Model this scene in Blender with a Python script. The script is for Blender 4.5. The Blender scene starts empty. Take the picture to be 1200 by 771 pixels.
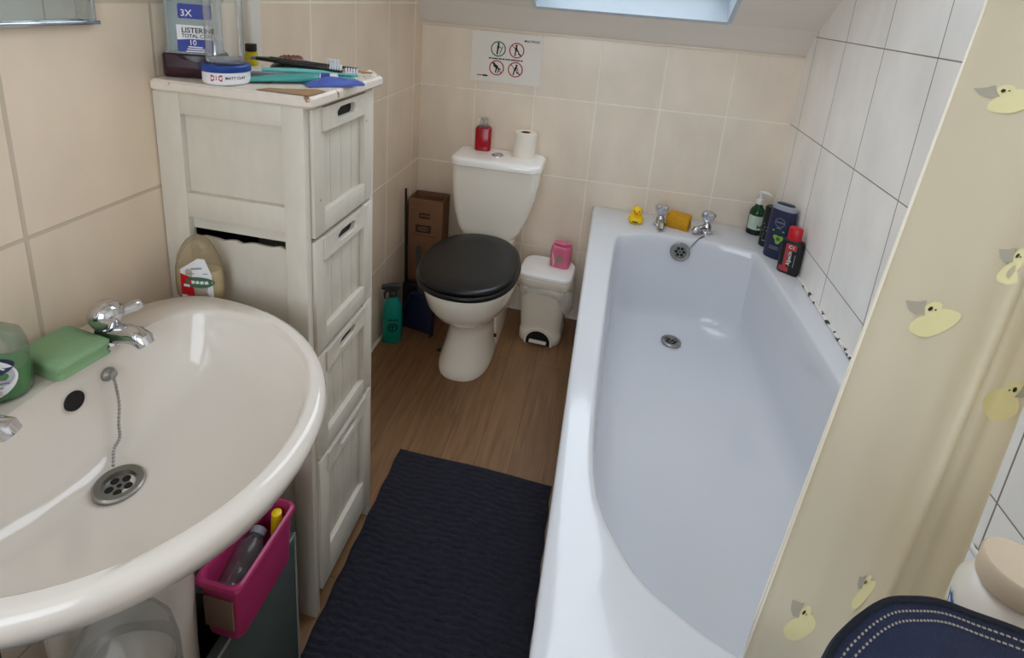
import bpy, bmesh, math, random
from mathutils import Vector, Matrix
PI = math.pi
random.seed(7)
S = bpy.context.scene
COL = S.collection

# ------------------------------------------------------------------ camera, sky, lights, exposure
f_px, pitch, yaw, roll = 631.65, -0.2633, -0.165, 0.0811
fw = Vector((math.sin(yaw)*math.cos(pitch), math.cos(yaw)*math.cos(pitch), math.sin(pitch)))
r0 = Vector((math.cos(yaw), -math.sin(yaw), 0)); u0 = r0.cross(fw)
rt = math.cos(roll)*r0 + math.sin(roll)*u0
up = -math.sin(roll)*r0 + math.cos(roll)*u0
cd = bpy.data.cameras.new('camera'); cam = bpy.data.objects.new('camera', cd); COL.objects.link(cam)
cam.matrix_world = Matrix(((rt.x, up.x, -fw.x, .792), (rt.y, up.y, -fw.y, -2.153), (rt.z, up.z, -fw.z, 1.373), (0, 0, 0, 1)))
cd.sensor_fit = 'HORIZONTAL'; cd.sensor_width = 36; cd.lens = 36*f_px/1200
cd.shift_x = -6.32/1200; cd.shift_y = -220.4/1200
cd.clip_start = .02
S.camera = cam

W = bpy.data.worlds.new('overcast_sky'); S.world = W; W.use_nodes = True
bg = W.node_tree.nodes['Background']
bg.inputs[0].default_value = (.85, .93, 1.03, 1); bg.inputs[1].default_value = 4.0

# slope of the ceiling: passes (y -.08, z 1.332), rises .735 per metre towards the room
SM = .735
def slope_z(y): return 1.332 + SM*(-.08 - y)
SK = (.475, 1.17, -.09, -1.18)                     # skylight x0 x1 y0 y1 on the slope
nrm = Vector((0, SM, 1)).normalized()
pl = bpy.data.lights.new('skylight_portal', 'AREA'); po = bpy.data.objects.new('skylight_portal', pl); COL.objects.link(po)
pl.shape = 'RECTANGLE'; pl.size = SK[1]-SK[0]; pl.size_y = 1.35; pl.cycles.is_portal = True
yc = (SK[2]+SK[3])/2
po.location = Vector(((SK[0]+SK[1])/2, yc, slope_z(yc))) + nrm*.14
po.rotation_euler = nrm.to_track_quat('Z', 'Y').to_euler()

# an added, unseen window behind the camera, for frontal fill light
WX0, WX1, WZ0, WZ1, YN = .10, 1.05, .90, 2.15, -3.1
pl2 = bpy.data.lights.new('fill_window_portal', 'AREA'); po2 = bpy.data.objects.new('fill_window_portal', pl2); COL.objects.link(po2)
pl2.shape = 'RECTANGLE'; pl2.size = WX1-WX0; pl2.size_y = WZ1-WZ0; pl2.cycles.is_portal = True
po2.location = ((WX0+WX1)/2, YN-.11, (WZ0+WZ1)/2); po2.rotation_euler = Vector((0, -1, 0)).to_track_quat('Z', 'Y').to_euler()

# another added, unseen window, in the left wall, to brighten the right wall
LY0, LY1, LZ0, LZ1 = -3.0, -2.12, .95, 2.2
pl3 = bpy.data.lights.new('side_fill_window_portal', 'AREA'); po3 = bpy.data.objects.new('side_fill_window_portal', pl3); COL.objects.link(po3)
pl3.shape = 'RECTANGLE'; pl3.size = LZ1-LZ0; pl3.size_y = LY1-LY0; pl3.cycles.is_portal = True
po3.location = (-.11, (LY0+LY1)/2, (LZ0+LZ1)/2); po3.rotation_euler = Vector((-1, 0, 0)).to_track_quat('Z', 'Y').to_euler()

S.view_settings.view_transform = 'Standard'; S.view_settings.look = 'None'
S.view_settings.gamma = 1; S.view_settings.use_curve_mapping = False
S.view_settings.exposure = 0.48
S.cycles.max_bounces = 12; S.cycles.diffuse_bounces = 8; S.cycles.glossy_bounces = 4
S.cycles.transmission_bounces = 10; S.cycles.transparent_max_bounces = 12
S.cycles.caustics_reflective = False; S.cycles.caustics_refractive = False

# ------------------------------------------------------------------ materials
def lin(c):
    o = []
    for v in c[:3]:
        v /= 255
        o.append(v/12.92 if v <= .04045 else ((v+.055)/1.055)**2.4)
    return (*o, 1)

def pm(name, rgb, rough=.5, metal=0, var=.06, scale=12, bump=0, bscale=60, trans=0, ior=1.45, alpha=1, coat=0, sss=0):
    m = bpy.data.materials.new(name); m.use_nodes = True
    n = m.node_tree.nodes; l = m.node_tree.links; b = n['Principled BSDF']
    tc = n.new('ShaderNodeTexCoord')
    nz = n.new('ShaderNodeTexNoise'); nz.inputs['Scale'].default_value = scale; nz.inputs['Detail'].default_value = 4
    l.new(tc.outputs['Object'], nz.inputs['Vector'])
    mx = n.new('ShaderNodeMix'); mx.data_type = 'RGBA'
    c = lin(rgb)
    mx.inputs[6].default_value = tuple(max(0, v*(1-var)) for v in c[:3]) + (1,)
    mx.inputs[7].default_value = tuple(min(1, v*(1+var)) for v in c[:3]) + (1,)
    l.new(nz.outputs['Fac'], mx.inputs[0]); l.new(mx.outputs[2], b.inputs['Base Color'])
    b.inputs['Roughness'].default_value = rough; b.inputs['Metallic'].default_value = metal
    b.inputs['Transmission Weight'].default_value = trans; b.inputs['IOR'].default_value = ior
    b.inputs['Alpha'].default_value = alpha; b.inputs['Coat Weight'].default_value = coat
    if sss:
        b.inputs['Subsurface Weight'].default_value = sss; b.inputs['Subsurface Radius'].default_value = (.02, .015, .01)
    if bump:
        nb = n.new('ShaderNodeTexNoise'); nb.inputs['Scale'].default_value = bscale; nb.inputs['Detail'].default_value = 3
        l.new(tc.outputs['Object'], nb.inputs['Vector'])
        bp = n.new('ShaderNodeBump'); bp.inputs['Strength'].default_value = bump; bp.inputs['Distance'].default_value = .004
        l.new(nb.outputs['Fac'], bp.inputs['Height']); l.new(bp.outputs['Normal'], b.inputs['Normal'])
    return m

def tile_mat(name, rgb, grout, axis, u0, v0, gsize=.0035, rough=.22, tw=.25, th=.33, grout_far=None):
    m = bpy.data.materials.new(name); m.use_nodes = True
    n = m.node_tree.nodes; l = m.node_tree.links; b = n['Principled BSDF']
    tc = n.new('ShaderNodeTexCoord'); sp = n.new('ShaderNodeSeparateXYZ'); l.new(tc.outputs['Object'], sp.inputs[0])
    cb = n.new('ShaderNodeCombineXYZ')
    a1 = n.new('ShaderNodeMath'); a1.operation = 'SUBTRACT'; a1.inputs[1].default_value = u0 - 10*tw
    a2 = n.new('ShaderNodeMath'); a2.operation = 'SUBTRACT'; a2.inputs[1].default_value = v0 - 10*th
    l.new(sp.outputs[axis], a1.inputs[0]); l.new(sp.outputs[2], a2.inputs[0])
    l.new(a1.outputs[0], cb.inputs[0]); l.new(a2.outputs[0], cb.inputs[1])
    br = n.new('ShaderNodeTexBrick'); br.offset = 0; br.squash = 1
    br.inputs['Scale'].default_value = 1; br.inputs['Brick Width'].default_value = tw; br.inputs['Row Height'].default_value = th
    br.inputs['Mortar Size'].default_value = gsize; br.inputs['Mortar Smooth'].default_value = .3
    c = lin(rgb)
    br.inputs['Color1'].default_value = tuple(v*.98 for v in c[:3])+(1,)
    br.inputs['Color2'].default_value = tuple(min(1, v*1.02) for v in c[:3])+(1,)
    br.inputs['Mortar'].default_value = lin(grout)
    if grout_far:                              # grout by the basin is soiled, towards the toilet it is clean
        gr = n.new('ShaderNodeMapRange'); gr.inputs[1].default_value = -1.2; gr.inputs[2].default_value = -.95; l.new(sp.outputs[1], gr.inputs[0])
        gm = n.new('ShaderNodeMix'); gm.data_type = 'RGBA'; gm.inputs[6].default_value = lin(grout); gm.inputs[7].default_value = lin(grout_far)
        l.new(gr.outputs[0], gm.inputs[0]); l.new(gm.outputs[2], br.inputs['Mortar'])
    l.new(cb.outputs[0], br.inputs['Vector'])
    nz = n.new('ShaderNodeTexNoise'); nz.inputs['Scale'].default_value = 5; nz.inputs['Detail'].default_value = 5
    mp = n.new('ShaderNodeMapping'); mp.inputs['Scale'].default_value = (1.6, 1.6, .8)
    l.new(tc.outputs['Object'], mp.inputs[0]); l.new(mp.outputs[0], nz.inputs['Vector'])
    rp = n.new('ShaderNodeMapRange'); rp.inputs[1].default_value = .3; rp.inputs[2].default_value = .7
    rp.inputs[3].default_value = .93; rp.inputs[4].default_value = 1.05
    l.new(nz.outputs['Fac'], rp.inputs[0])
    mu = n.new('ShaderNodeMix'); mu.data_type = 'RGBA'; mu.blend_type = 'MULTIPLY'; mu.inputs[0].default_value = 1
    l.new(br.outputs['Color'], mu.inputs[6]); l.new(rp.outputs[0], mu.inputs[7]); l.new(mu.outputs[2], b.inputs['Base Color'])
    rr = n.new('ShaderNodeMapRange'); rr.inputs[3].default_value = rough; rr.inputs[4].default_value = .8
    l.new(br.outputs['Fac'], rr.inputs[0]); l.new(rr.outputs[0], b.inputs['Roughness'])
    iv = n.new('ShaderNodeMath'); iv.operation = 'SUBTRACT'; iv.inputs[0].default_value = 1; l.new(br.outputs['Fac'], iv.inputs[1])
    bp = n.new('ShaderNodeBump'); bp.inputs['Strength'].default_value = .5; bp.inputs['Distance'].default_value = .002
    l.new(iv.outputs[0], bp.inputs['Height'])
    nb = n.new('ShaderNodeTexNoise'); nb.inputs['Scale'].default_value = 9; l.new(tc.outputs['Object'], nb.inputs['Vector'])
    b2 = n.new('ShaderNodeBump'); b2.inputs['Strength'].default_value = .12; b2.inputs['Distance'].default_value = .01
    l.new(nb.outputs['Fac'], b2.inputs['Height']); l.new(bp.outputs['Normal'], b2.inputs['Normal'])
    l.new(b2.outputs['Normal'], b.inputs['Normal'])
    return m

def wood_floor():
    m = bpy.data.materials.new('wood_floor'); m.use_nodes = True
    n = m.node_tree.nodes; l = m.node_tree.links; b = n['Principled BSDF']
    tc = n.new('ShaderNodeTexCoord'); sp = n.new('ShaderNodeSeparateXYZ'); l.new(tc.outputs['Object'], sp.inputs[0])
    cb = n.new('ShaderNodeCombineXYZ'); l.new(sp.outputs[1], cb.inputs[0]); l.new(sp.outputs[0], cb.inputs[1])
    br = n.new('ShaderNodeTexBrick'); br.offset = .4
    br.inputs['Scale'].default_value = 1; br.inputs['Brick Width'].default_value = .9; br.inputs['Row Height'].default_value = .105
    br.inputs['Mortar Size'].default_value = .0012; br.inputs['Mortar Smooth'].default_value = .5
    br.inputs['Color1'].default_value = lin((130, 96, 66)); br.inputs['Color2'].default_value = lin((138, 103, 71)); br.inputs['Mortar'].default_value = lin((98, 70, 47))
    l.new(cb.outputs[0], br.inputs['Vector'])
    mp = n.new('ShaderNodeMapping'); mp.inputs['Scale'].default_value = (30, 2.2, 1); l.new(tc.outputs['Object'], mp.inputs[0])
    nz = n.new('ShaderNodeTexNoise'); nz.inputs['Scale'].default_value = 2.2; nz.inputs['Detail'].default_value = 8; nz.inputs['Distortion'].default_value = .6
    l.new(mp.outputs[0], nz.inputs['Vector'])
    rp = n.new('ShaderNodeMapRange'); rp.inputs[1].default_value = .3; rp.inputs[2].default_value = .7; rp.inputs[3].default_value = .72; rp.inputs[4].default_value = 1.12
    l.new(nz.outputs['Fac'], rp.inputs[0])
    mu = n.new('ShaderNodeMix'); mu.data_type = 'RGBA'; mu.blend_type = 'MULTIPLY'; mu.inputs[0].default_value = 1
    l.new(br.outputs['Color'], mu.inputs[6]); l.new(rp.outputs[0], mu.inputs[7]); l.new(mu.outputs[2], b.inputs['Base Color'])
    b.inputs['Roughness'].default_value = .42
    bp = n.new('ShaderNodeBump'); bp.inputs['Strength'].default_value = .15; bp.inputs['Distance'].default_value = .002
    l.new(nz.outputs['Fac'], bp.inputs['Height']); l.new(bp.outputs['Normal'], b.inputs['Normal'])
    return m

def worn_paint(name, rgb, chip, amount=.68, rough=.5):
    m = bpy.data.materials.new(name); m.use_nodes = True
    n = m.node_tree.nodes; l = m.node_tree.links; b = n['Principled BSDF']
    tc = n.new('ShaderNodeTexCoord')
    mp = n.new('ShaderNodeMapping'); mp.inputs['Scale'].default_value = (1, 1, .35); l.new(tc.outputs['Object'], mp.inputs[0])
    n1 = n.new('ShaderNodeTexNoise'); n1.inputs['Scale'].default_value = 60; n1.inputs['Detail'].default_value = 3; l.new(mp.outputs[0], n1.inputs['Vector'])
    m1 = n.new('ShaderNodeMix'); m1.data_type = 'RGBA'
    c = lin(rgb)
    m1.inputs[6].default_value = tuple(v*.92 for v in c[:3])+(1,); m1.inputs[7].default_value = tuple(min(1, v*1.06) for v in c[:3])+(1,)
    l.new(n1.outputs['Fac'], m1.inputs[0])
    n2 = n.new('ShaderNodeTexNoise'); n2.inputs['Scale'].default_value = 38; n2.inputs['Detail'].default_value = 6; l.new(tc.outputs['Object'], n2.inputs['Vector'])
    st = n.new('ShaderNodeMapRange'); st.inputs[1].default_value = amount; st.inputs[2].default_value = amount+.025; l.new(n2.outputs['Fac'], st.inputs[0])
    m2 = n.new('ShaderNodeMix'); m2.data_type = 'RGBA'; m2.inputs[7].default_value = lin(chip)
    l.new(st.outputs[0], m2.inputs[0]); l.new(m1.outputs[2], m2.inputs[6]); l.new(m2.outputs[2], b.inputs['Base Color'])
    b.inputs['Roughness'].default_value = rough
    return m

def cloth_mat():
    m = bpy.data.materials.new('curtain_vinyl'); m.use_nodes = True
    n = m.node_tree.nodes; l = m.node_tree.links; b = n['Principled BSDF']; out = n['Material Output']
    tc = n.new('ShaderNodeTexCoord'); nz = n.new('ShaderNodeTexNoise'); nz.inputs['Scale'].default_value = 6; l.new(tc.outputs['Object'], nz.inputs['Vector'])
    mx = n.new('ShaderNodeMix'); mx.data_type = 'RGBA'; mx.inputs[6].default_value = lin((228, 219, 196)); mx.inputs[7].default_value = lin((223, 211, 182))
    l.new(nz.outputs['Fac'], mx.inputs[0]); l.new(mx.outputs[2], b.inputs['Base Color']); b.inputs['Roughness'].default_value = .45
    t = n.new('ShaderNodeBsdfTranslucent'); l.new(mx.outputs[2], t.inputs[0])
    ms = n.new('ShaderNodeMixShader'); ms.inputs[0].default_value = .4
    l.new(b.outputs[0], ms.inputs[1]); l.new(t.outputs[0], ms.inputs[2]); l.new(ms.outputs[0], out.inputs[0])
    return m

def clear(name, rgb, rough=.05, ior=1.2, tint=.9):
    # thin clear plastic: mostly see-through with a glossy surface
    m = bpy.data.materials.new(name); m.use_nodes = True
    n = m.node_tree.nodes; l = m.node_tree.links; out = n['Material Output']; n.remove(n['Principled BSDF'])
    tr = n.new('ShaderNodeBsdfTransparent'); tr.inputs[0].default_value = tuple(v*tint+(1-tint)*.9 for v in lin(rgb)[:3])+(1,)
    gl = n.new('ShaderNodeBsdfGlossy'); gl.inputs['Roughness'].default_value = rough
    df = n.new('ShaderNodeBsdfDiffuse'); df.inputs[0].default_value = lin(rgb)
    fr = n.new('ShaderNodeFresnel'); fr.inputs[0].default_value = 1.5
    tc = n.new('ShaderNodeTexCoord'); nz = n.new('ShaderNodeTexNoise'); nz.inputs['Scale'].default_value = 25; l.new(tc.outputs['Object'], nz.inputs['Vector'])
    bp = n.new('ShaderNodeBump'); bp.inputs['Strength'].default_value = .15; bp.inputs['Distance'].default_value = .01; l.new(nz.outputs['Fac'], bp.inputs['Height']); l.new(bp.outputs['Normal'], gl.inputs['Normal'])
    m1 = n.new('ShaderNodeMixShader'); m1.inputs[0].default_value = 1-ior if ior < 1 else .12
    l.new(tr.outputs[0], m1.inputs[1]); l.new(df.outputs[0], m1.inputs[2])
    m2 = n.new('ShaderNodeMixShader'); fm = n.new('ShaderNodeMath'); fm.operation = 'MULTIPLY'; fm.inputs[1].default_value = .5; l.new(fr.outputs[0], fm.inputs[0]); l.new(fm.outputs[0], m2.inputs[0]); l.new(m1.outputs[0], m2.inputs[1]); l.new(gl.outputs[0], m2.inputs[2])
    l.new(m2.outputs[0], out.inputs[0])
    return m

M = {}
M['tile_back'] = tile_mat('cream_tile_back', (236, 223, 206), (246, 238, 224), 0, .4897, .983)
M['tile_left'] = tile_mat('cream_tile_left', (230, 212, 190), (200, 184, 164), 1, -.833, .983, grout_far=(240, 230, 214))
M['tile_right'] = tile_mat('pale_tile_right', (246, 244, 240), (140, 128, 116), 1, -.833, .983, gsize=.0018)
M['floor'] = wood_floor()
M['plaster'] = pm('ceiling_paint', (222, 215, 206), .8, var=.02)
M['white_gloss'] = pm('white_gloss_paint', (240, 240, 238), .25, var=.01)
M['acrylic'] = pm('bath_acrylic', (213, 216, 222), .13, var=.012, scale=5, coat=.3)
M['sealant'] = worn_paint('spotted_sealant', (228, 226, 222), (42, 36, 32), .55, .5)
M['ceramic'] = pm('basin_ceramic', (222, 215, 206), .1, var=.01, coat=.4)
M['toilet_ceramic'] = pm('toilet_ceramic', (250, 246, 236), .12, var=.01, coat=.4)
M['black_gloss'] = pm('black_seat', (13, 13, 16), .32, var=.1)
M['chrome'] = pm('chrome', (205, 205, 208), .1, 1, var=.02)
M['steel'] = pm('brushed_steel', (160, 158, 154), .3, 1, var=.1, scale=40)
M['dark'] = pm('hole_shade', (14, 12, 11), .7)  # shade of holes and slots put in as near-black; also colours the fixing screw
M['cab'] = worn_paint('cabinet_paint', (208, 202, 189), (120, 98, 74), .75, .45)
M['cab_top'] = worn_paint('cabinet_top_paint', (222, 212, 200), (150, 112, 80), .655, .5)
M['cab_gap_shade'] = pm('cabinet_gap_shade', (40, 34, 28), .9)  # carcass coloured near-black so the gaps look shaded
M['chip'] = pm('bare_chipboard', (168, 132, 96), .8, var=.25, scale=80)
M['mat'] = pm('bath_mat_pile', (38, 38, 49), .95, var=.35, scale=90, bump=.5, bscale=400)
M['card'] = pm('cardboard', (132, 96, 70), .8, var=.08, bump=.1)
M['card_dark'] = pm('cardboard_print', (62, 42, 30), .8)
M['card_in'] = pm('cardboard_inside', (98, 66, 48), .85)
M['bin'] = pm('bin_plastic', (236, 228, 213), .4, var=.02)
M['bin_lid'] = pm('bin_lid_plastic', (246, 246, 244), .35, var=.02)
M['bag'] = clear('bin_liner_film', (246, 245, 240), .3, .66, .2)
M['pink'] = pm('pink_film', (219, 112, 146), .3, var=.25, scale=35, bump=.4, bscale=50)
M['pink_pale'] = pm('pale_print', (226, 190, 190), .4, var=.15, scale=60)
M['olive'] = pm('olive_print', (150, 140, 112), .5)
M['teal'] = pm('teal_plastic', (0, 150, 140), .3, var=.05)
M['grey_dk'] = pm('dark_grey_plastic', (58, 60, 62), .45)
M['grey_md'] = pm('grey_plastic', (128, 130, 130), .4)
M['navy'] = pm('navy_plastic', (33, 40, 72), .35)
M['blackp'] = pm('black_plastic', (20, 20, 22), .4)
M['paper'] = pm('white_paper', (232, 228, 220), .7, var=.01)
M['paper_roll'] = pm('tissue', (240, 234, 222), .95, var=.02, bump=.2, bscale=200)
M['ink'] = pm('black_ink', (24, 24, 26), .7)
M['ink_green'] = pm('green_ink', (66, 104, 74), .7)
M['ink_red'] = pm('red_ink', (176, 62, 66), .7)
M['ink_orange'] = pm('orange_ink', (190, 130, 80), .7)
M['ink_white'] = pm('white_ink', (236, 236, 236), .5)
M['red'] = pm('red_plastic', (190, 22, 36), .3, var=.05)
M['dkred'] = pm('deep_red_gel', (160, 10, 30), .15, var=.08)
M['yellow'] = pm('yellow_rubber', (246, 205, 20), .4, var=.04)
M['orange'] = pm('orange_beak', (226, 120, 20), .45)
M['mustard'] = pm('mustard_sponge', (206, 150, 22), .85, var=.15, scale=80, bump=.4, bscale=220)
M['gsponge'] = pm('green_sponge', (130, 164, 122), .9, var=.08, scale=60, bump=.25, bscale=300)
M['bottle_green'] = pm('dark_green_glass', (10, 62, 30), .12, var=.05)
M['pump_white'] = pm('pump_plastic', (225, 225, 222), .4)
M['lime'] = pm('lime_print', (140, 190, 60), .5)
M['silver'] = pm('silver_plastic', (150, 156, 168), .3)
M['amber'] = clear('amber_plastic', (222, 204, 168), .12, .78, .3)
M['amber_soap'] = pm('amber_liquid', (222, 204, 164), .2, var=.03)
M['clearp'] = clear('clear_plastic', (236, 242, 240), .05, .93, .12)
M['clear_blue'] = clear('pale_blue_plastic', (186, 208, 214), .06, .70, .35)
M['purple'] = pm('dark_purple_liquid', (44, 16, 30), .1, var=.1)
M['label_blue'] = pm('blue_label', (52, 64, 148), .4, var=.12, scale=40)
M['label_white'] = pm('white_label', (226, 226, 230), .45, var=.01)
M['lid_blue'] = pm('blue_lid', (22, 62, 140), .3)
M['wash_green'] = pm('green_washing_liquid', (60, 150, 52), .12, var=.06)
M['sky_label'] = pm('blue_print', (20, 98, 170), .4)
M['yel_label'] = pm('yellow_print', (232, 200, 30), .4)
M['jug'] = pm('milky_plastic', (214, 208, 198), .35, var=.02, sss=.2)
M['jug_cap'] = pm('cream_cap', (205, 188, 164), .4, var=.02)
M['denim'] = pm('denim', (27, 35, 60), .9, var=.35, scale=45, bump=.5, bscale=700)
M['denim_edge'] = pm('denim_edge', (18, 20, 30), .95, var=.3, scale=200, bump=.3, bscale=500)
M['thread'] = pm('pale_thread', (150, 140, 130), .9)
M['crate_pink'] = pm('pink_basket_plastic', (172, 48, 102), .35, var=.04)
M['box_grey'] = pm('grey_box_card', (62, 72, 70), .7, var=.08)
M['box_edge'] = pm('grey_box_edge', (130, 136, 132), .7)
M['wicker'] = pm('hamper_wicker', (170, 140, 100), .8, var=.3, scale=90, bump=.6, bscale=120)
M['teal_lt'] = pm('mint_plastic', (110, 186, 180), .35, var=.05)
M['teal_md'] = pm('sea_green_tube', (70, 156, 150), .35, var=.1)
M['blue'] = pm('blue_plastic', (40, 70, 150), .4, var=.2, scale=90)
M['blue_film'] = pm('blue_sachet', (74, 98, 176), .35, var=.45, scale=70)
M['brown'] = pm('brown_plastic', (120, 66, 50), .5, var=.2)
M['wood'] = pm('wooden_stick', (186, 140, 96), .7, var=.15)
M['mirror'] = pm('mirror_silvering', (206, 214, 212), .02, 1, var=.0)
M['duck_yellow'] = pm('duck_print', (228, 219, 166), .5, var=.05)
M['duck_grey'] = pm('duck_beak_print', (172, 166, 150), .5, var=.1)
M['curtain'] = cloth_mat(); M['hem'] = pm('curtain_hem', (244, 238, 222), .5, var=.01)
M['glass'] = clear('window_glass', (250, 252, 252), .02, .99, .3)

# ------------------------------------------------------------------ mesh builder
class MB:
    def __init__(s): s.bm = bmesh.new(); s.mi = 0; s.X = Matrix()
    def _f(s, vs):
        try:
            f = s.bm.faces.new(vs); f.material_index = s.mi; return f
        except ValueError: return None
    def v(s, p): return s.bm.verts.new(s.X @ Vector(p))
    def mesh(s, verts, faces):
        vs = [s.v(p) for p in verts]
        return [s._f([vs[i] for i in f]) for f in faces]
    def hexa(s, p): return s.mesh(p, [(0, 3, 2, 1), (4, 5, 6, 7), (0, 1, 5, 4), (1, 2, 6, 5), (2, 3, 7, 6), (3, 0, 4, 7)])
    def box(s, x0, x1, y0, y1, z0, z1, bev=0, seg=2):
        fs = s.hexa([(x0, y0, z0), (x1, y0, z0), (x1, y1, z0), (x0, y1, z0), (x0, y0, z1), (x1, y0, z1), (x1, y1, z1), (x0, y1, z1)])
        if bev:
            es = list({e for f in fs for e in f.edges})
            r = bmesh.ops.bevel(s.bm, geom=es, offset=bev, segments=seg, affect='EDGES', profile=.5)
            for f in r['faces']: f.material_index = s.mi
        return s
    def loft(s, rings, caps=(True, True), closed=True):
        R = [[s.v(p) for p in r] for r in rings]; n = len(R[0])
        for a, b in zip(R, R[1:]):
            for i in range(n if closed else n-1):
                j = (i+1) % n; s._f([a[i], a[j], b[j], b[i]])
        if closed and caps[0]: s._f(R[0][::-1])
        if closed and caps[1]: s._f(R[-1])
        return s
    def lathe(s, prof, n=32, c=(0, 0)):
        return s.loft([[(c[0]+r*math.cos(2*PI*k/n), c[1]+r*math.sin(2*PI*k/n), z) for k in range(n)] for r, z in prof])
    def tube(s, path, r, n=10, flat=1):
        path = [Vector(p) for p in path]; m = len(path)
        rs = r if isinstance(r, (list, tuple)) else [r]*m
        T = [(path[min(i+1, m-1)]-path[max(i-1, 0)]).normalized() for i in range(m)]
        a = Vector((0, 0, 1)) if abs(T[0].z) < .9 else Vector((0, 1, 0))
        u = T[0].cross(a).normalized(); rings = []
        for p, t, q in zip(path, T, rs):
            u = (u - t*u.dot(t)).normalized(); w = t.cross(u)
            rings.append([p + u*q*math.cos(2*PI*k/n) + w*q*flat*math.sin(2*PI*k/n) for k in range(n)])
        return s.loft(rings)
    def prism(s, out, z0, z1, bev=0):
        n = len(out)
        vs = [(x, y, z0) for x, y in out] + [(x, y, z1) for x, y in out]
        fs = [tuple(range(n))[::-1], tuple(range(n, 2*n))] + [(i, (i+1) % n, n+(i+1) % n, n+i) for i in range(n)]
        F = s.mesh(vs, fs)
        if bev:
            es = list({e for f in F[:2] if f for e in f.edges})
            r = bmesh.ops.bevel(s.bm, geom=es, offset=bev, segments=2, affect='EDGES', profile=.5)
            for f in r['faces']: f.material_index = s.mi
        return s
    def text(s, body, size, fn, space=1.0, bold=.012):
        cu = bpy.data.curves.new('t', 'FONT'); cu.body = body; cu.size = size; cu.align_x = 'CENTER'; cu.align_y = 'CENTER'
        cu.space_character = space; cu.resolution_u = 3; cu.offset = bold*size
        ob = bpy.data.objects.new('t', cu); me = ob.to_mesh()
        s.mesh([fn(v.co.x, v.co.y) for v in me.vertices], [tuple(p.vertices) for p in me.polygons])
        ob.to_mesh_clear(); bpy.data.objects.remove(ob); bpy.data.curves.remove(cu)
        return s
    def patch(s, out, fn):                     # a flat outline mapped onto a surface
        n = len(out); cx = sum(p[0] for p in out)/n; cy = sum(p[1] for p in out)/n
        s.mesh([fn(cx, cy)]+[fn(*p) for p in out], [(0, i+1, (i+1) % n+1) for i in range(n)])
        return s
    def build(s, name, mats, parent=None, off=(0, 0, 0), smooth=35, sub=0, recalc=True):
        if recalc: bmesh.ops.recalc_face_normals(s.bm, faces=s.bm.faces[:])
        if tuple(off) != (0, 0, 0): bmesh.ops.translate(s.bm, verts=s.bm.verts[:], vec=-Vector(off))
        me = bpy.data.meshes.new(name); s.bm.to_mesh(me); s.bm.free()
        for m in (mats if isinstance(mats, (list, tuple)) else [mats]): me.materials.append(M[m] if isinstance(m, str) else m)
        if smooth:
            me.polygons.foreach_set('use_smooth', [True]*len(me.polygons)); me.set_sharp_from_angle(angle=math.radians(smooth))
        o = bpy.data.objects.new(name, me); COL.objects.link(o)
        if parent: o.parent = parent
        if sub:
            d = o.modifiers.new('sub', 'SUBSURF'); d.levels = sub; d.render_levels = sub
        return o

def thing(name, label, cat, loc=(0, 0, 0), rz=0, group=None, rot=None):
    o = bpy.data.objects.new(name, None); COL.objects.link(o); o.empty_display_size = .05
    o.location = loc; o.rotation_euler = rot if rot else (0, 0, rz)
    o['label'] = label; o['category'] = cat
    if group: o['group'] = group
    return o
def tag(o, label, cat, group=None):
    o['label'] = label; o['category'] = cat
    if group: o['group'] = group
    return o
def struct(o): o['kind'] = 'structure'; return o
def copy_tree(o, parent=None):
    c = o.copy(); COL.objects.link(c); c.parent = parent
    for ch in list(o.children): copy_tree(ch, c)
    return c
def ell(cx, cy, rx, ry, z, n=48, p=2.0, rxb=None, ryb=None):
    out = []
    for k in range(n):
        a = 2*PI*k/n; c, d = math.cos(a), math.sin(a)
        q = (abs(c)**p+abs(d)**p)**(-1/p)
        out.append((cx+q*c*(rx if c > 0 or rxb is None else rxb), cy+q*d*(ry if d > 0 or ryb is None else ryb), z))
    return out
def rrect(x0, x1, y0, y1, r, n=5):
    out = []
    for cx, cy, a0 in ((x1-r, y1-r, 0), (x0+r, y1-r, 90), (x0+r, y0+r, 180), (x1-r, y0+r, 270)):
        for k in range(n+1):
            a = math.radians(a0+90*k/n); out.append((cx+r*math.cos(a), cy+r*math.sin(a)))
    return out
def mixp(a, b, t): return tuple(x+(y-x)*t for x, y in zip(a, b))
def spline(pts, n):
    pts = [Vector(p) for p in pts]; P = [2*pts[0]-pts[1]]+pts+[2*pts[-1]-pts[-2]]; out = []
    for i in range(1, len(P)-2):
        for k in range(n):
            t = k/n; a, b, c, d = P[i-1:i+3]
            out.append(.5*((2*b)+(c-a)*t+(2*a-5*b+4*c-d)*t*t+(3*b-a-3*c+d)*t**3))
    return out+[pts[-1]]

# ------------------------------------------------------------------ the room
RW = 1.476; HT = 2.3
b = MB(); b.box(-.1, RW+.1, YN-.1, .1, -.06, 0); struct(b.build('floor', 'floor'))
b = MB(); b.box(-.1, RW+.1, 0, .1, 0, 1.236); struct(b.build('wall_back', 'tile_back'))
b = MB(); b.box(-.1, 0, LY1, 0, 0, 2.5); b.box(-.1, 0, YN, LY0, 0, 2.5); b.box(-.1, 0, LY0, LY1, 0, LZ0); b.box(-.1, 0, LY0, LY1, LZ1, 2.5)
struct(b.build('wall_left', 'tile_left', smooth=0))
b = MB()
for a in ((LY0, LY1, LZ0, LZ0+.04), (LY0, LY1, LZ1-.04, LZ1), (LY0, LY0+.04, LZ0+.04, LZ1-.04), (LY1-.04, LY1, LZ0+.04, LZ1-.04)): b.box(-.09, -.04, *a)
fill_win3 = struct(b.build('fill_window_side', 'white_gloss', smooth=0))  # frame of the added side opening, out of view, there for fill
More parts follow.
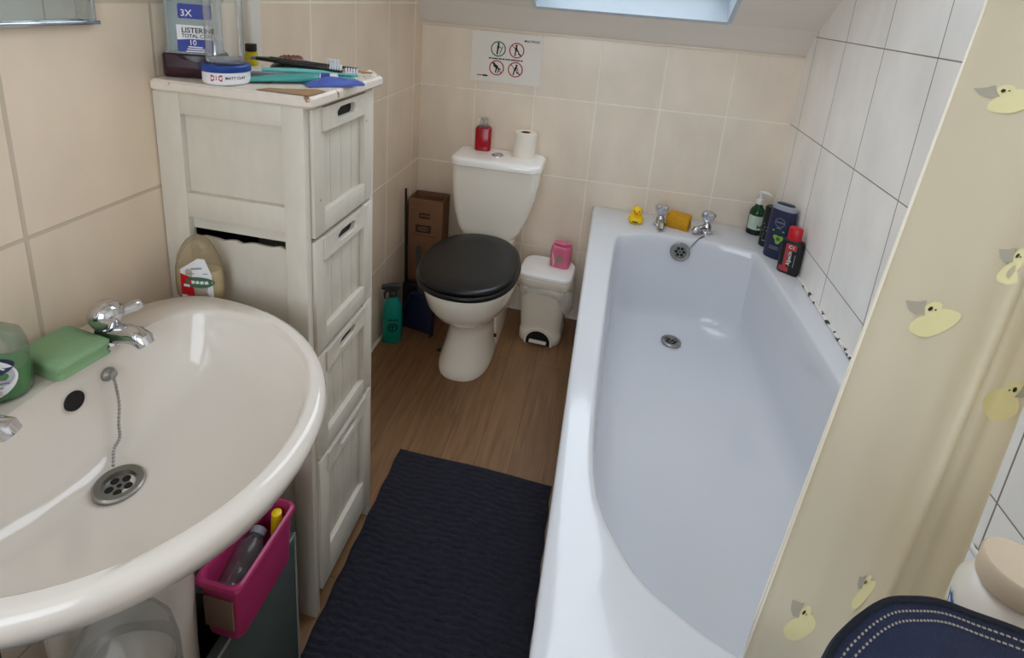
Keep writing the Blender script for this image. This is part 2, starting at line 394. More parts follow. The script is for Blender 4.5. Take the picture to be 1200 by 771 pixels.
b = MB(); b.box(-.068, -.062, LY0+.03, LY1-.03, LZ0+.03, LZ1-.03); b.build('pane', 'glass', fill_win3, smooth=0)
b = MB(); b.box(RW, RW+.1, YN, 0, 0, 2.5); struct(b.build('wall_right', 'tile_right'))
b = MB(); b.box(-.1, RW+.1, YN-.1, YN, 0, WZ0); b.box(-.1, RW+.1, YN-.1, YN, WZ1, 2.5); b.box(-.1, WX0, YN-.1, YN, WZ0, WZ1); b.box(WX1, RW+.1, YN-.1, YN, WZ0, WZ1)
struct(b.build('wall_front', 'plaster', smooth=0))
b = MB()
for a in ((WX0, WX1, WZ0, WZ0+.04), (WX0, WX1, WZ1-.04, WZ1), (WX0, WX0+.04, WZ0+.04, WZ1-.04), (WX1-.04, WX1, WZ0+.04, WZ1-.04)): b.box(a[0], a[1], YN-.09, YN-.04, a[2], a[3])
fill_win2 = struct(b.build('fill_window_rear', 'white_gloss', smooth=0))  # frame of the added rear opening, unseen, lets fill light in
b = MB(); b.box(WX0+.03, WX1-.03, YN-.068, YN-.062, WZ0+.03, WZ1-.03); b.build('pane', 'glass', fill_win2, smooth=0)
b = MB()
prof = [(.0, 1.236), (-.04, 1.288), (-.08, 1.332), (SK[2], slope_z(SK[2])), (SK[3], slope_z(SK[3])), (-.08-(HT-1.332)/SM, HT), (YN, HT)]
TH = .12
for (ya, za), (yb, zb) in zip(prof, prof[1:]):
    d = Vector((0, yb-ya, zb-za)); nn = Vector((0, d.z, -d.y)).normalized()*TH
    xs = [(-.1, RW+.1)] if ya != SK[2] else [(-.1, SK[0]), (SK[1], RW+.1)]
    for x0, x1 in xs:
        A = [Vector((x0, ya, za)), Vector((x1, ya, za)), Vector((x1, yb, zb)), Vector((x0, yb, zb))]
        b.hexa(A+[p+nn for p in A])
struct(b.build('ceiling', 'plaster', smooth=0))
# roof window: four reveal boards, an outer sash and a pane
X0 = Matrix.Translation((0, SK[2], slope_z(SK[2]))) @ Matrix(((1, 0, 0, 0), (0, -1/math.hypot(1, SM), nrm.y, 0), (0, SM/math.hypot(1, SM), nrm.z, 0), (0, 0, 0, 1)))
L = (SK[2]-SK[3])*math.hypot(1, SM)
b = MB(); b.X = X0
t = .012
b.box(SK[0]-.002, SK[1]+.002, -t, .004, -.004, .13); b.box(SK[0]-.002, SK[1]+.002, L-.004, L+t, -.004, .13)
b.box(SK[0]-t, SK[0]+.004, 0, L, -.004, .13); b.box(SK[1]-.004, SK[1]+t, 0, L, -.004, .13)
win = struct(b.build('window_1', pm('reveal_sky_tint', (188, 200, 210), .4, var=.04, scale=20), smooth=0))  # white boards; blue and dimming of the sky light put into their colour
b = MB(); b.X = X0
for a in ((SK[0], SK[1], 0, .04), (SK[0], SK[1], L-.04, L), (SK[0], SK[0]+.04, .04, L-.04), (SK[1]-.04, SK[1], .04, L-.04)): b.box(*a, .118, .13)
b.build('sash', 'white_gloss', win, smooth=0)
b = MB(); b.X = X0; b.box(SK[0]+.03, SK[1]-.03, .03, L-.03, .121, .126); b.build('pane', 'glass', win, smooth=0)
b = MB(); b.box(.0, RW, -.007, .0, 1.229, 1.2385, .002); struct(b.build('trim_1', pm('tile_edge_trim', (226, 214, 196), .4)))
b = MB(); b.prism([(0, -1.068), (0, -1.104)]+[(.014+.008*math.sin(a), -1.096-.008*math.cos(a)) for a in (0, .4, .8, 1.2, 1.57)]+[(.022, -1.068)], 1.187, 2.2)
struct(b.build('trim_2', pm('pipe_casing_plastic', (216, 212, 204), .4, var=.02)))
b = MB(); b.tube([(0.20, -.006, .004), (.78, -.006, .004)], .006, 8); b.tube([(.006, -.01, .004), (.006, -1.0, .004)], .006, 8)
struct(b.build('trim_3', pm('floor_sealant', (222, 216, 206), .5)))
b = MB(); b.tube([(RW-.003, -.02-.05*k, .5505) for k in range(34)], .0055, 8)
struct(b.build('trim_4', 'sealant'))

# ------------------------------------------------------------------ bath
bath = thing('bathtub', 'white bathtub with a wide glossy rim along the right tiled wall', 'bathtub', (1.127, -.85, 0))
off = bath.location
RIM = [(.882, -.208), (.862, -.45), (.846, -.867), (.838, -1.1), (.838, -1.276), (.845, -1.371), (.86, -1.419), (.886, -1.466), (.914, -1.508), (.948, -1.534), (.991, -1.556), (1.019, -1.572), (1.06, -1.587), (1.13, -1.596),
       (1.2, -1.587), (1.27, -1.56), (1.33, -1.52), (1.375, -1.45), (1.40, -1.36), (1.411, -1.2), (1.412, -.923), (1.402, -.614), (1.388, -.35), (1.373, -.208)]
BOT = [(.955, -.285), (.945, -.45), (.935, -.8), (.93, -1.1), (.94, -1.2), (.96, -1.27), (1.0, -1.31), (1.06, -1.335), (1.13, -1.34), (1.2, -1.33), (1.26, -1.29), (1.29, -1.2), (1.305, -1.1), (1.31, -.8), (1.30, -.45), (1.29, -.285)]
CX, CY = 1.125, -.85
def cast(poly, a):
    dx, dy = math.cos(a), math.sin(a); best = None
    for (x0, y0), (x1, y1) in zip(poly, poly[1:]+poly[:1]):
        ex, ey = x1-x0, y1-y0; den = dx*ey-dy*ex
        if abs(den) < 1e-9: continue
        t_ = ((x0-CX)*ey-(y0-CY)*ex)/den; s_ = ((x0-CX)*dy-(y0-CY)*dx)/den
        if t_ > 0 and -1e-6 <= s_ <= 1+1e-6 and (best is None or t_ < best): best = t_
    return (CX+dx*best, CY+dy*best)
def smooth_poly(p, it=2):                     # round the corners of an outline
    for _ in range(it):
        q = []
        for a, c in zip(p, p[1:]+p[:1]):
            q += [mixp(a, c, .25), mixp(a, c, .75)]
        p = q
    return p
OUT = [(.778, -.003), (.778, -1.70), (RW-.002, -1.70), (RW-.002, -.003)]
angs = sorted([2*PI*k/120 for k in range(120)]+[math.atan2(y-CY, x-CX) % (2*PI) for x, y in OUT+[RIM[0], RIM[-1]]])
rim = [cast(smooth_poly(RIM, 1), a) for a in angs]; bot = [cast(smooth_poly(BOT), a) for a in angs]; outer = [cast(OUT, a) for a in angs]
def shr(P, d, z):                            # move a ring towards the centre by d
    o = []
    for (x, y) in P:
        o.append((x+d*max(-1, min(1, (CX-x)/.3)), y+d*max(-1, min(1, (CY-y)/.5)), z))
    return o
b = MB()
rings = [[(x, y, .505) for x, y in outer], [(x, y, .541) for x, y in outer], shr(outer, .003, .547), shr(outer, .009, .549), [(x, y, .549) for x, y in rim]]
rings[-1] = shr(rim, -.006, .549)
rings += [shr(rim, 0, .5475), shr(rim, .005, .541)]
ZB = .20
for k in range(1, 15):
    s_ = k/14
    h = s_*s_*(.35+.65*s_)*.55+.45*max(0, s_-.55)/.45 if s_ > .55 else s_*s_*(.35+.65*s_)*.55
    h = .30*s_ + .70*max(0, (s_-.6)/.4)**2
    z = .541+(ZB+.004-.541)*(1-(1-s_)**1.7)
    rings.append([(*mixp(shr(rim, .005, 0)[i][:2], bot[i], h), z) for i in range(len(rim))])
rings.append([(*mixp(bot[i], (CX, CY), .25), ZB+.001) for i in range(len(rim))])
rings.append([(*mixp(bot[i], (1.12, CY), .9), ZB) for i in range(len(rim))])
b.loft(rings, caps=(False, True)); b.build('tub', 'acrylic', bath, off, smooth=50)
b = MB(); b.box(.786, .80, -1.69, -.004, .002, .512, .003); b.box(.786, .80, -1.69, -.004, .0, .06, .002)
b.build('side_panel', 'white_gloss', bath, off)
b = MB(); b.box(.80, RW-.004, -1.69, -1.675, .0, .512, .003); b.build('end_panel', 'white_gloss', bath, off)
def drain(parent, off, c, r, nrmv, name='drain', holes=6):
    X = Matrix.Translation(c) @ Vector(nrmv).to_track_quat('Z', 'Y').to_matrix().to_4x4()
    b = MB(); b.X = X
    b.lathe([(r, -.006), (r, .002), (r*.92, .004), (r*.66, .003), (r*.60, -.003), (.001, -.003)], 32)
    o = b.build(name, 'steel', parent, off)
    b = MB(); b.X = X
    for k in range(holes):
        a = 2*PI*k/holes; b.lathe([(r*.17, -.0045), (r*.17, -.0025), (.0005, -.0023)], 12, (r*.38*math.cos(a), r*.37*math.sin(a)))
    b.lathe([(r*.1, -.0045), (r*.1, -.0025), (.0004, -.0023)], 12)
    b.build('strainer_hole', 'dark', o, (0, 0, 0) if False else off)
    return o
dr = drain(bath, off, (1.117, -.363, ZB+.0085), .035, (0, 0, 1)); dr['label'] = 'round steel drain in the bath floor'
ov = drain(bath, off, (1.119, -.2235, .497), .036, (0, -1, .16), 'overflow'); ov['label'] = 'round steel overflow plate below the taps'
b = MB(); b.tube([(1.205, -.17, .552), (1.185, -.195, .551), (1.172, -.214, .546), (1.155, -.222, .522), (1.148, -.225, .507)], .0022, 6); b.build('plug_chain', 'steel', bath, off)

# bath taps: chrome pillar taps with faceted heads
def bath_tap(name, label, loc, rz):
    t = thing(name, label, 'tap', loc, rz, 'chrome pillar taps on the bath end')
    b = MB(); b.lathe([(.024, 0), (.024, .006), (.017, .012), (.016, .03), (.012, .036), (.010, .042)], 24)
    b.tube([(0, -.005, .016), (0, -.03, .022), (0, -.052, .02), (0, -.060, .008)], [.014, .013, .012, .0125], 14)
    b.build('body', 'chrome', t)
    b = MB(); pr = [(.010, .040), (.016, .046), (.021, .058), (.024, .070), (.024, .079), (.019, .085), (.001, .086)]
    rings = []
    for r, z in pr: rings.append([((r*(1+.07*math.cos(8*2*PI*k/32)))*math.cos(2*PI*k/32), (r*(1+.07*math.cos(8*2*PI*k/32)))*math.sin(2*PI*k/32), z) for k in range(32)])
    b.loft(rings); b.build('handle', 'chrome', t)
    return t
bt = bath_tap('bath_tap', 'chrome bath tap between the yellow duck and the mustard sponge', (1.043, -.118, .549), 0)
b2 = copy_tree(bt); b2.location = (1.217, -.125, .549); b2.rotation_euler = (0, 0, -.95)
b2['label'] = 'chrome bath tap right of the mustard sponge, above the plug chain'

# ------------------------------------------------------------------ toilet
toi = thing('toilet', 'cream close-coupled toilet with a black seat and tall tapered cistern', 'toilet', (.372, -.33, 0))
off = toi.location
b = MB()
ST = [  # z, cx, cy, rx, ry front(-y), ry back(+y), p
 (0, .365, -.36, .100, .172, .15, 2.5), (.012, .365, -.36, .101, .173, .15, 2.5), (.03, .366, -.36, .097, .165, .15, 2.5), (.09, .370, -.36, .087, .130, .15, 2.4),
 (.15, .374, -.36, .082, .112, .15, 2.3), (.19, .374, -.36, .088, .125, .15, 2.3), (.225, .374, -.37, .107, .165, .16, 2.2), (.27, .374, -.38, .135, .215, .18, 2.15),
 (.32, .374, -.39, .157, .248, .20, 2.15), (.37, .374, -.40, .170, .255, .21, 2.1), (.395, .374, -.405, .174, .256, .22, 2.1), (.404, .374, -.405, .170, .252, .22, 2.1)]
n = 64; rings = []
for z, cx, cy, rx, ryf, ryb, p in ST: rings.append(ell(cx, cy, rx, ryb, z, n, p, None, ryf))
b.loft(rings)
b.loft([[(x, y, z) for x, y in rrect(.374-w, .374+w, -.26, -.03, .04)] for w, z in ((.075, .19), (.105, .30), (.095, .37), (.095, .403), (.09, .408))])
b.loft([[(x, y, z) for x, y in rrect(.374-w, .374+w, -.33, -.03, .03)] for w, z in ((.088, .0), (.086, .1), (.075, .2))])
b.build('pan', 'toilet_ceramic', toi, off, smooth=50)
b = MB(); b.X = Matrix.Translation((.4665, -.33, .075)) @ Matrix.Rotation(PI/2, 4, 'Y'); b.lathe([(.007, -.012), (.007, 0), (.0005, .001)], 12); b.build('fixing_hole', 'dark', toi, off)
b = MB(); b.X = Matrix.Translation((.264, -.42, .03)) @ Matrix.Rotation(-PI/2, 4, 'Y'); b.lathe([(.006, -.012), (.006, .008), (.0005, .009)], 12)
b.build('fixing_screw', 'dark', toi, off)
b = MB(); rings = []
for z, xl, xr, yf in ((.409, .262, .470, -.172), (.414, .252, .480, -.180), (.45, .238, .500, -.186), (.52, .222, .529, -.192), (.60, .212, .549, -.197), (.66, .209, .556, -.199), (.71, .208, .558, -.2), (.722, .208, .558, -.2)):
    rings.append([(x, y, z) for x, y in rrect(xl, xr, yf, -.012, .03, 6)])
b.loft(rings); b.build('cistern', 'toilet_ceramic', toi, off, smooth=50)
b = MB()
def lidring(d, z): return [(x, y - .012*(1-((x-.382)/.185)**2)*(1 if y < -.1 else 0), z) for x, y in rrect(.200+d, .566-d, -.212+d, -.010-d, max(.012, .045-d), 10)]
b.loft([lidring(.006, .714), lidring(0, .718), lidring(0, .736), lidring(.004, .742), lidring(.012, .745), lidring(.03, .7458)]); b.build('cistern_lid', pm('lid_ceramic_lit', (252, 251, 248), .1, var=.01, coat=.4), toi, off, smooth=50)  # same ceramic as the cistern, lid whitened to look lit by the skylight
b = MB(); b.lathe([(.023, .744), (.023, .750), (.019, .753), (.017, .7515), (.0005, .7515)], 28, (.378, -.118))
b.build('flush_button', 'chrome', toi, off)
def seat_out(k, z): return [(x, min(y, -.215+.004), z) for x, y, _ in ell(.374, -.455, .179+k, .245+k, z, 72, 2.25, None, .212+k)]
b = MB(); b.loft([seat_out(-.005, .405), seat_out(.0, .409), seat_out(.002, .416), seat_out(-.001, .423), seat_out(-.008, .426)]); b.build('seat', 'black_gloss', toi, off, smooth=50)
b = MB(); b.loft([seat_out(-.010, .427), seat_out(-.004, .430), seat_out(-.003, .438), seat_out(-.007, .443), seat_out(-.018, .4465), seat_out(-.08, .4475)]); b.build('seat_lid', 'black_gloss', toi, off, smooth=50)
# on the cistern
t = thing('soap_bottle', 'small bottle of red liquid soap with a clear pump top on the cistern', 'bottle', (.302, -.065, .746), .1)
b = MB(); b.loft([[(x, y, z) for x, y in rrect(-.033+d, .033-d, -.02+d, .02-d, .012-d*.5)] for d, z in ((.003, 0), (0, .004), (0, .092), (.004, .098))]); b.build('body', 'dkred', t)
b = MB(); b.loft([[(x, y, z) for x, y in rrect(-.030+d, .030-d, -.017+d, .017-d, .012-d*.5)] for d, z in ((0, .098), (.006, .104), (.010, .108))]); b.lathe([(.016, .106), (.017, .118), (.015, .136), (.004, .139)], 20); b.build('cap', 'clearp', t)
b = MB(); b.lathe([(.006, .104), (.006, .124), (.011, .126), (.011, .130), (.001, .131)], 14); b.tube([(0, 0, .128), (-.022, -.004, .127)], .004, 8); b.build('pump', 'chrome', t)
t = thing('toilet_roll', 'white toilet roll standing upright on the cistern lid', 'toilet roll', (.478, -.078, .746))
b = MB(); n = 40; b.loft([[(r*math.cos(2*PI*k/n), r*math.sin(2*PI*k/n), z) for k in range(n)] for r, z in ((.02, .0), (.043, 0), (.045, .004), (.045, .097), (.043, .101), (.021, .101), (.019, .097), (.019, .004), (.02, 0))], caps=(False, False)); b.build('paper', 'paper_roll', t)
b = MB(); b.loft([[(r*math.cos(2*PI*k/24), r*math.sin(2*PI*k/24), z) for k in range(24)] for r, z in ((.0188, .001), (.0188, .0995), (.0172, .0995), (.0172, .001), (.0188, .001))], caps=(False, False)); b.lathe([(.0168, .0012), (.0168, .003), (.0002, .003)], 20); b.build('core', 'card_in', t)

# ------------------------------------------------------------------ sign on the back wall
t = thing('notice_sign', 'white laminated notice with four round toilet-use pictograms on the back tiles', 'sign', (.361, -.0015, 1.02))
b = MB(); nx = 12
top = [(-.145+.29*k/nx, .203-.0) for k in range(nx+1)]
b.prism([(-.146, 0), (.144, 0), (.146, .2), (.10, .2035), (-.09, .2045), (-.146, .2035)], 0, .0015); ob = b.build('sheet', 'paper', t, smooth=0)
ob.rotation_euler = (PI/2, 0, 0)
def on_sign(x, y): return (x, -.0024, y)
def ringp(b, c, r, w):
    n = 40; P = [on_sign(c[0]+q*math.cos(2*PI*k/n), c[1]+q*math.sin(2*PI*k/n)) for q in (r, r-w) for k in range(n)]
    b.mesh(P, [(k, (k+1) % n, n+(k+1) % n, n+k) for k in range(n)])
def stroke(b, p, q, w, fn):
    d = Vector(q)-Vector(p); m = Vector((-d.y, d.x)).normalized()*w/2
    P = [Vector(p)+m, Vector(p)-m, Vector(q)-m, Vector(q)+m]
    b.mesh([fn(v.x, v.y) for v in P], [(0, 1, 2, 3)])
def dot(b, c, r, fn, sx=1): b.patch([(c[0]+r*sx*math.cos(2*PI*k/12), c[1]+r*math.sin(2*PI*k/12)) for k in range(12)], fn)
CS = [((-.035, .138), 'g'), ((.041, .138), 'r'), ((-.037, .061), 'r'), ((.041, .061), 'r')]
b = MB(); ringp(b, CS[0][0], .031, .0045); b.build('green_ring', 'ink_green', t, smooth=0, recalc=False)
for c, k in CS[1:]:
    b = MB(); ringp(b, c, .031, .0045); stroke(b, (c[0]-.021, c[1]+.021), (c[0]+.021, c[1]-.021), .0035, on_sign)
    b.build('red_ring', 'ink_red', t, smooth=0, recalc=False)
def on_sign2(x, y): return (x, -.0028, y)
poses = [[((0, .016), (-.002, 0), .008), ((-.002, 0), (-.004, -.022), .006), ((0, .01), (.012, .004), .003), ((.006, -.02), (.018, .012), .003)],
         [((-.002, .014), (-.004, -.002), .008), ((-.004, -.002), (-.006, -.022), .005), ((-.002, .01), (.01, -.008), .003), ((.006, -.012), (.02, -.02), .004)],
         [((-.012, .012), (.004, .002), .012), ((.0, .004), (-.004, -.02), .005), ((.004, .002), (.018, -.006), .004), ((.01, -.004), (.004, -.022), .003)],
         [((.004, .012), (-.004, -.004), .008), ((-.004, -.004), (-.008, -.022), .005), ((.004, .01), (.012, -.004), .003), ((.004, -.01), (.02, -.018), .004)]]
for (c, _), ps in zip(CS, poses):
    b = MB()
    for p, q, w in ps: stroke(b, (c[0]+p[0], c[1]+p[1]), (c[0]+q[0], c[1]+q[1]), w, on_sign2)
    dot(b, (c[0]+ps[0][0][0], c[1]+ps[0][0][1]+.005), .0045, on_sign2)
    b.build('pictogram', 'ink', t, smooth=0, recalc=False)
b = MB()
random.seed(3)
x = -.072
while x < .07:                                # the unreadable line of small print between the rows
    w = random.choice((.004, .006, .008)); stroke(b, (x, .0985), (x+w, .0985), .0055, on_sign2); x += w+random.choice((.0012, .003))
b.build('small_print', 'ink', t, smooth=0, recalc=False)
b = MB(); b.text('MULTIPLEX', .0125, lambda x, y: on_sign2(x+.101, y+.178))
b.build('heading', 'ink', t, smooth=0, recalc=False)
b = MB(); stroke(b, (-.094, .026), (-.073, .026), .006, on_sign2)
b.build('footer_text', 'ink', t, smooth=0, recalc=False)
b = MB(); stroke(b, (-.118, .026), (-.096, .026), .005, on_sign2); b.build('footer_mark', 'ink_orange', t, smooth=0, recalc=False)

# ------------------------------------------------------------------ box, dustpan, brush, spray behind the toilet
t = thing('cardboard_box', 'tall narrow brown cardboard box in the corner behind the toilet', 'box', (.087, -.078, 0), .03)
b = MB(); hx, hy, h = .074, .052, .515; w = .003
b.box(-hx, hx, -hy, -hy+w, 0, h); b.box(-hx, hx, hy-w, hy, 0, h); b.box(-hx, -hx+w, -hy+w, hy-w, 0, h); b.box(hx-w, hx, -hy+w, hy-w, 0, h); b.box(-hx+w, hx-w, -hy+w, hy-w, 0, .004)
b.build('carton', 'card', t, smooth=0)
b = MB(); b.box(-hx+w, hx-w, -hy+w, hy-w, h-.03, h-.026); b.build('flap', 'card_in', t, smooth=0)
b = MB()
def on_box(x, y): return (x, -hy-.0006, y)
b.patch(rrect(-.028, .02, .43, .455, .004), on_box)
fr = rrect(-.042, .026, .365, .40, .004); b.patch(fr, on_box)
for p, q in (((-.055, .356), (.05, .350)),): stroke(b, p, q, .002, on_box)
b.mi = 1
b.patch([(-.008+.026*math.cos(2*PI*k/20), .3825+.010*math.sin(2*PI*k/20)) for k in range(20)], lambda x, y: (x, -hy-.001, y))
for k in range(4): stroke(b, (-.022+.011*k, .443), (-.014+.011*k, .443), .008, lambda x, y: (x, -hy-.001, y))
b.mi = 0
for k in range(5): stroke(b, (-.026+.0085*k, .3825), (-.020+.0085*k, .3825), .008, lambda x, y: (x, -hy-.0014, y))
b.build('printed_mark', ['card_dark', 'card'], t, smooth=0, recalc=False)

t = thing('dustpan', 'dark navy dustpan standing on end between the teal spray bottle and toilet', 'dustpan', (.125, -.285, 0), rot=(.0, 0, -.2))
b = MB()
P = [(-.065, .0), (.075, 0), (.072, .10), (.05, .165), (-.035, .165), (-.06, .10)]
b.X = Matrix.Rotation(PI/2-.12, 4, 'X'); b.prism(P, 0, .005, .001)
for (p, q) in zip(P[1:], P[2:]+P[:1]): 
    b.hexa([(p[0], p[1], 0), (q[0], q[1], 0), (q[0]*.96, q[1]*.98, 0), (p[0]*.96, p[1]*.98, 0), (p[0], p[1], .03), (q[0], q[1], .03), (q[0]*.96, q[1]*.98, .03), (p[0]*.96, p[1]*.98, .03)])
b.build('pan', 'navy', t)
b = MB(); b.X = Matrix.Rotation(PI/2-.12, 4, 'X')
b.loft([[(x, y, z) for x, z in rrect(-.010+c-w, .010+c+w, .001, .016, .006)] for y, c, w in ((.16, .005, .004), (.2, -.005, .001), (.30, -.022, .001), (.35, -.028, .0), (.36, -.03, -.003))])
b.build('handle', 'grey_dk', t)
t = thing('hand_brush', 'black hand brush with a long thin handle leaning in the corner by the cardboard box', 'brush', (.084, -.205, 0), rot=(0, 0, 0))
b = MB(); b.tube([(-.045, 0, .16), (-.052, .005, .35), (-.058, .01, .50), (-.061, .012, .58)], [.007, .006, .006, .005], 10); b.build('handle', 'blackp', t)
b = MB(); b.box(-.055, .075, -.02, .02, .05, .17, .008); b.build('head', 'blackp', t)
b = MB(); random.seed(5)
for i in range(13):
    for j in range(4): b.tube([(-.050+.01*i, -.015+.01*j, .055), (-.052+.0105*i+random.uniform(-.002, .002), -.018+.012*j, 0.0)], .0035, 5)
b.build('bristles', 'blackp', t)
t = thing('spray_bottle', 'teal trigger spray bottle standing on the floor beside the cabinet', 'bottle', (.052, -.375, 0), .3)
b = MB(); b.loft([ell(0, 0, rx, ry, z, 36, 2.4) for rx, ry, z in ((.034, .024, 0), (.038, .028, .006), (.038, .028, .10), (.036, .027, .14), (.030, .024, .17), (.020, .018, .19), (.014, .014, .20))]); b.build('body', 'teal', t)
b = MB()
def on_spray(x, y): return (x, -.0285*(max(0, 1-(abs(x)/.0385)**2.4))**(1/2.4)-.0008, y)
for c, r in (((.004, .075), .019),):
    n = 24; P = [on_spray(c[0]+q*math.cos(2*PI*k/n), c[1]+q*math.sin(2*PI*k/n)) for q in (r, r-.005) for k in range(n)]
    b.mesh(P, [(k, (k+1) % n, n+(k+1) % n, n+k) for k in range(n)])
stroke(b, (-.008, .078), (.016, .078), .005, on_spray); stroke(b, (.004, .064), (.004, .086), .005, on_spray)
for k in range(4): stroke(b, (-.014+.010*k, .108), (-.007+.010*k, .108), .007, on_spray)
b.build('label_print', 'ink', t, smooth=0, recalc=False)
b = MB(); b.lathe([(.016, .198), (.016, .215), (.011, .22)], 20)
b.loft([[(x, y, z) for y, z in rrect(-.010, .010, a, c, .005)] for x, a, c in ((.03, .236, .246), (.015, .217, .252), (-.01, .217, .252), (-.035, .228, .247), (-.043, .230, .245))])
b.tube([(-.02, 0, .226), (-.032, 0, .21), (-.03, 0, .186)], [.007, .005, .004], 8); b.build('trigger_head', 'grey_dk', t)

# ------------------------------------------------------------------ pedal bin
pb = thing('pedal_bin', 'cream pedal bin with white lid and clear liner between toilet and bath', 'bin', (.628, -.155, 0), -.06)
b = MB()
def binring(s_, z, d=0): 
    o = []
    for x, y in rrect(-.105*s_, .105*s_, -.092*s_, .092*s_, .05*s_, 8):
        if y < -.05: y += .014*s_*math.cos(x/(.105*s_)*PI/2)**2*max(0, min(1, (z-.12)/.15))
        o.append((x, y, z))
    return o
b.loft([binring(.80, 0), binring(.83, .004), binring(.835, .04), binring(.80, .045), binring(.82, .08), binring(.93, .262)])
b.build('body', 'bin', pb, smooth=50)
b = MB(); arch = [(-.050, .0)]+[(-.050*math.cos(PI*k/14), .012+.05*math.sin(PI*k/14)) for k in range(15)]+[(.050, 0)]
b.patch(arch, lambda x, y: (x, -.0785, y)); b.build('pedal_recess_shade', 'dark', pb, smooth=0, recalc=False)  # flat near-black arch painted in for the shade of the recess
b = MB(); nn = len(arch)
b.loft([[(x*s_, yy, z*s_) for x, z in arch] for s_, yy in ((1.16, -.068), (1.16, -.081), (1.0, -.081), (1.0, -.068))], caps=(False, False), closed=False)
b.build('pedal_arch', 'bin', pb)
b = MB(); b.box(-.036, .036, -.092, -.072, .010, .02, .003); b.build('pedal', 'bin', pb)
b = MB(); b.loft([binring(1.0, .258), binring(1.03, .264), binring(1.04, .285), binring(1.035, .290)]); b.build('collar', 'bin', pb, smooth=50)
b = MB(); b.loft([binring(1.01, .290), binring(1.03, .294), binring(1.03, .303), binring(1.0, .309), binring(.9, .311)]); b.build('lid', 'bin_lid', pb, smooth=50)
b = MB(); n = 96; rings = []
random.seed(2)
base = binring(1.0, 0); per = []
for k in range(n):
    q = k/n*len(base); i = int(q); per.append(mixp(base[i], base[(i+1) % len(base)], q-i))
for j, (s_, z) in enumerate(((1.02, .262), (1.06, .252), (1.07, .235), (1.05, .218), (1.0, .212))):
    r = []
    for k, p in enumerate(per):
        a = 2*PI*k/n; cor = math.exp(-((p[0]-.095)**2+(p[1]+.055)**2)/.0014)
        wv = 1+.025*math.sin(9*a+j)+.02*math.sin(17*a+2*j)
        dz = (z-.262)*(.7+1.5*cor+.25*math.sin(5*a)); e = 1+(.18*cor*(j/4)*(1.5-j/4))
        r.append((p[0]*s_*wv*e, p[1]*s_*wv*e, .262+dz))
    rings.append(r)
b.loft(rings, caps=(False, False)); b.build('liner', 'bag', pb, smooth=60)
t = thing('wipes_packet', 'small crumpled pink film packet sitting on the white bin lid', 'packet', (.674, -.125, .3115), -.15)
b = MB(); rings = []; random.seed(11)
for z, s_ in ((0, .86), (.006, .97), (.03, 1.0), (.06, 1.0), (.078, .97), (.088, .9), (.092, .75)):
    rings.append([(x*s_+random.uniform(-.0018, .0018), y*s_+random.uniform(-.0018, .0018), z+(random.uniform(-.004, .006) if z > .07 else 0)) for x, y in rrect(-.041, .041, -.026, .026, .014, 6)])
b.loft(rings); b.build('wrapper', 'pink', t, smooth=60)
b = MB(); b.patch([(-.012, .022), (.014, .03), (.012, .052), (-.01, .058)], lambda x, y: (x, -.0285, y)); b.mi = 1
b.patch([(-.040, .01), (-.02, .006), (-.018, .03), (-.030, .075), (-.041, .075)], lambda x, y: (x, -.0283+.018*max(0, (-x-.026)/.015)**2, y)); b.build('label_print', ['olive', 'pink_pale'], t, smooth=0, recalc=False)
b = MB(); b.loft([[(s_*.03*math.cos(2*PI*k/16)*(1+.25*math.cos(5*2*PI*k/16)), s_*.018*math.sin(2*PI*k/16), z) for k in range(16)] for s_, z in ((1.0, .086), (.9, .097), (1.15, .103), (.5, .100))]); b.build('twisted_top', 'pink', t, smooth=60)

# ------------------------------------------------------------------ bath mat
b = MB(); NX, NY = 110, 330
mx0, mx1, my0, my1 = .296, .768, -1.66, -.874
random.seed(1); G = []
for j in range(NY+1):
    row = []
    for i in range(NX+1):
        u, v_ = i/NX, j/NY; x = mx0+(mx1-mx0)*u; y = my0+(my1-my0)*v_
        ph = 2*PI*y/.0165 + 1.1*math.sin(26*x+9*y) + .9*math.sin(61*x+40*y) + .8*math.sin(113*x-70*y) + .5*math.sin(190*x+130*y)
        row_i = math.floor(ph/(2*PI))
        rid = .5+.5*math.cos(ph); bob = .5+.5*math.cos(2*PI*x/.0125+row_i*2.4)
        edge = min(u, 1-u, v_*1.6, (1-v_)*1.6)*40; e = min(1, edge)
        z = .003+.010*e*(.25+.55*rid**.7+.2*rid*bob)+random.uniform(-.0006, .0006)
        xx = x+(.016*(v_-.5)*-1)*.6+.0015*math.sin(y*70)*(1-e)
        yy = y - .012*(u-.5) + .0025*math.sin(14*x)
        row.append(b.v((xx, yy, z)))
    G.append(row)
for j in range(NY):
    for i in range(NX): b._f([G[j][i], G[j][i+1], G[j+1][i+1], G[j+1][i]])
ring = [G[0][i] for i in range(NX+1)]+[G[j][NX] for j in range(1, NY+1)]+[G[NY][i] for i in range(NX-1, -1, -1)]+[G[j][0] for j in range(NY-1, 0, -1)]
lo = [b.bm.verts.new((v.co.x, v.co.y, .0005)) for v in ring]
for k in range(len(ring)): b._f([ring[k], lo[k], lo[(k+1) % len(ring)], ring[(k+1) % len(ring)]])
b._f(lo)
tag(b.build('bath_mat', 'mat', smooth=80), 'dark charcoal ribbed bath mat on the wooden floor beside the bath', 'bath mat')

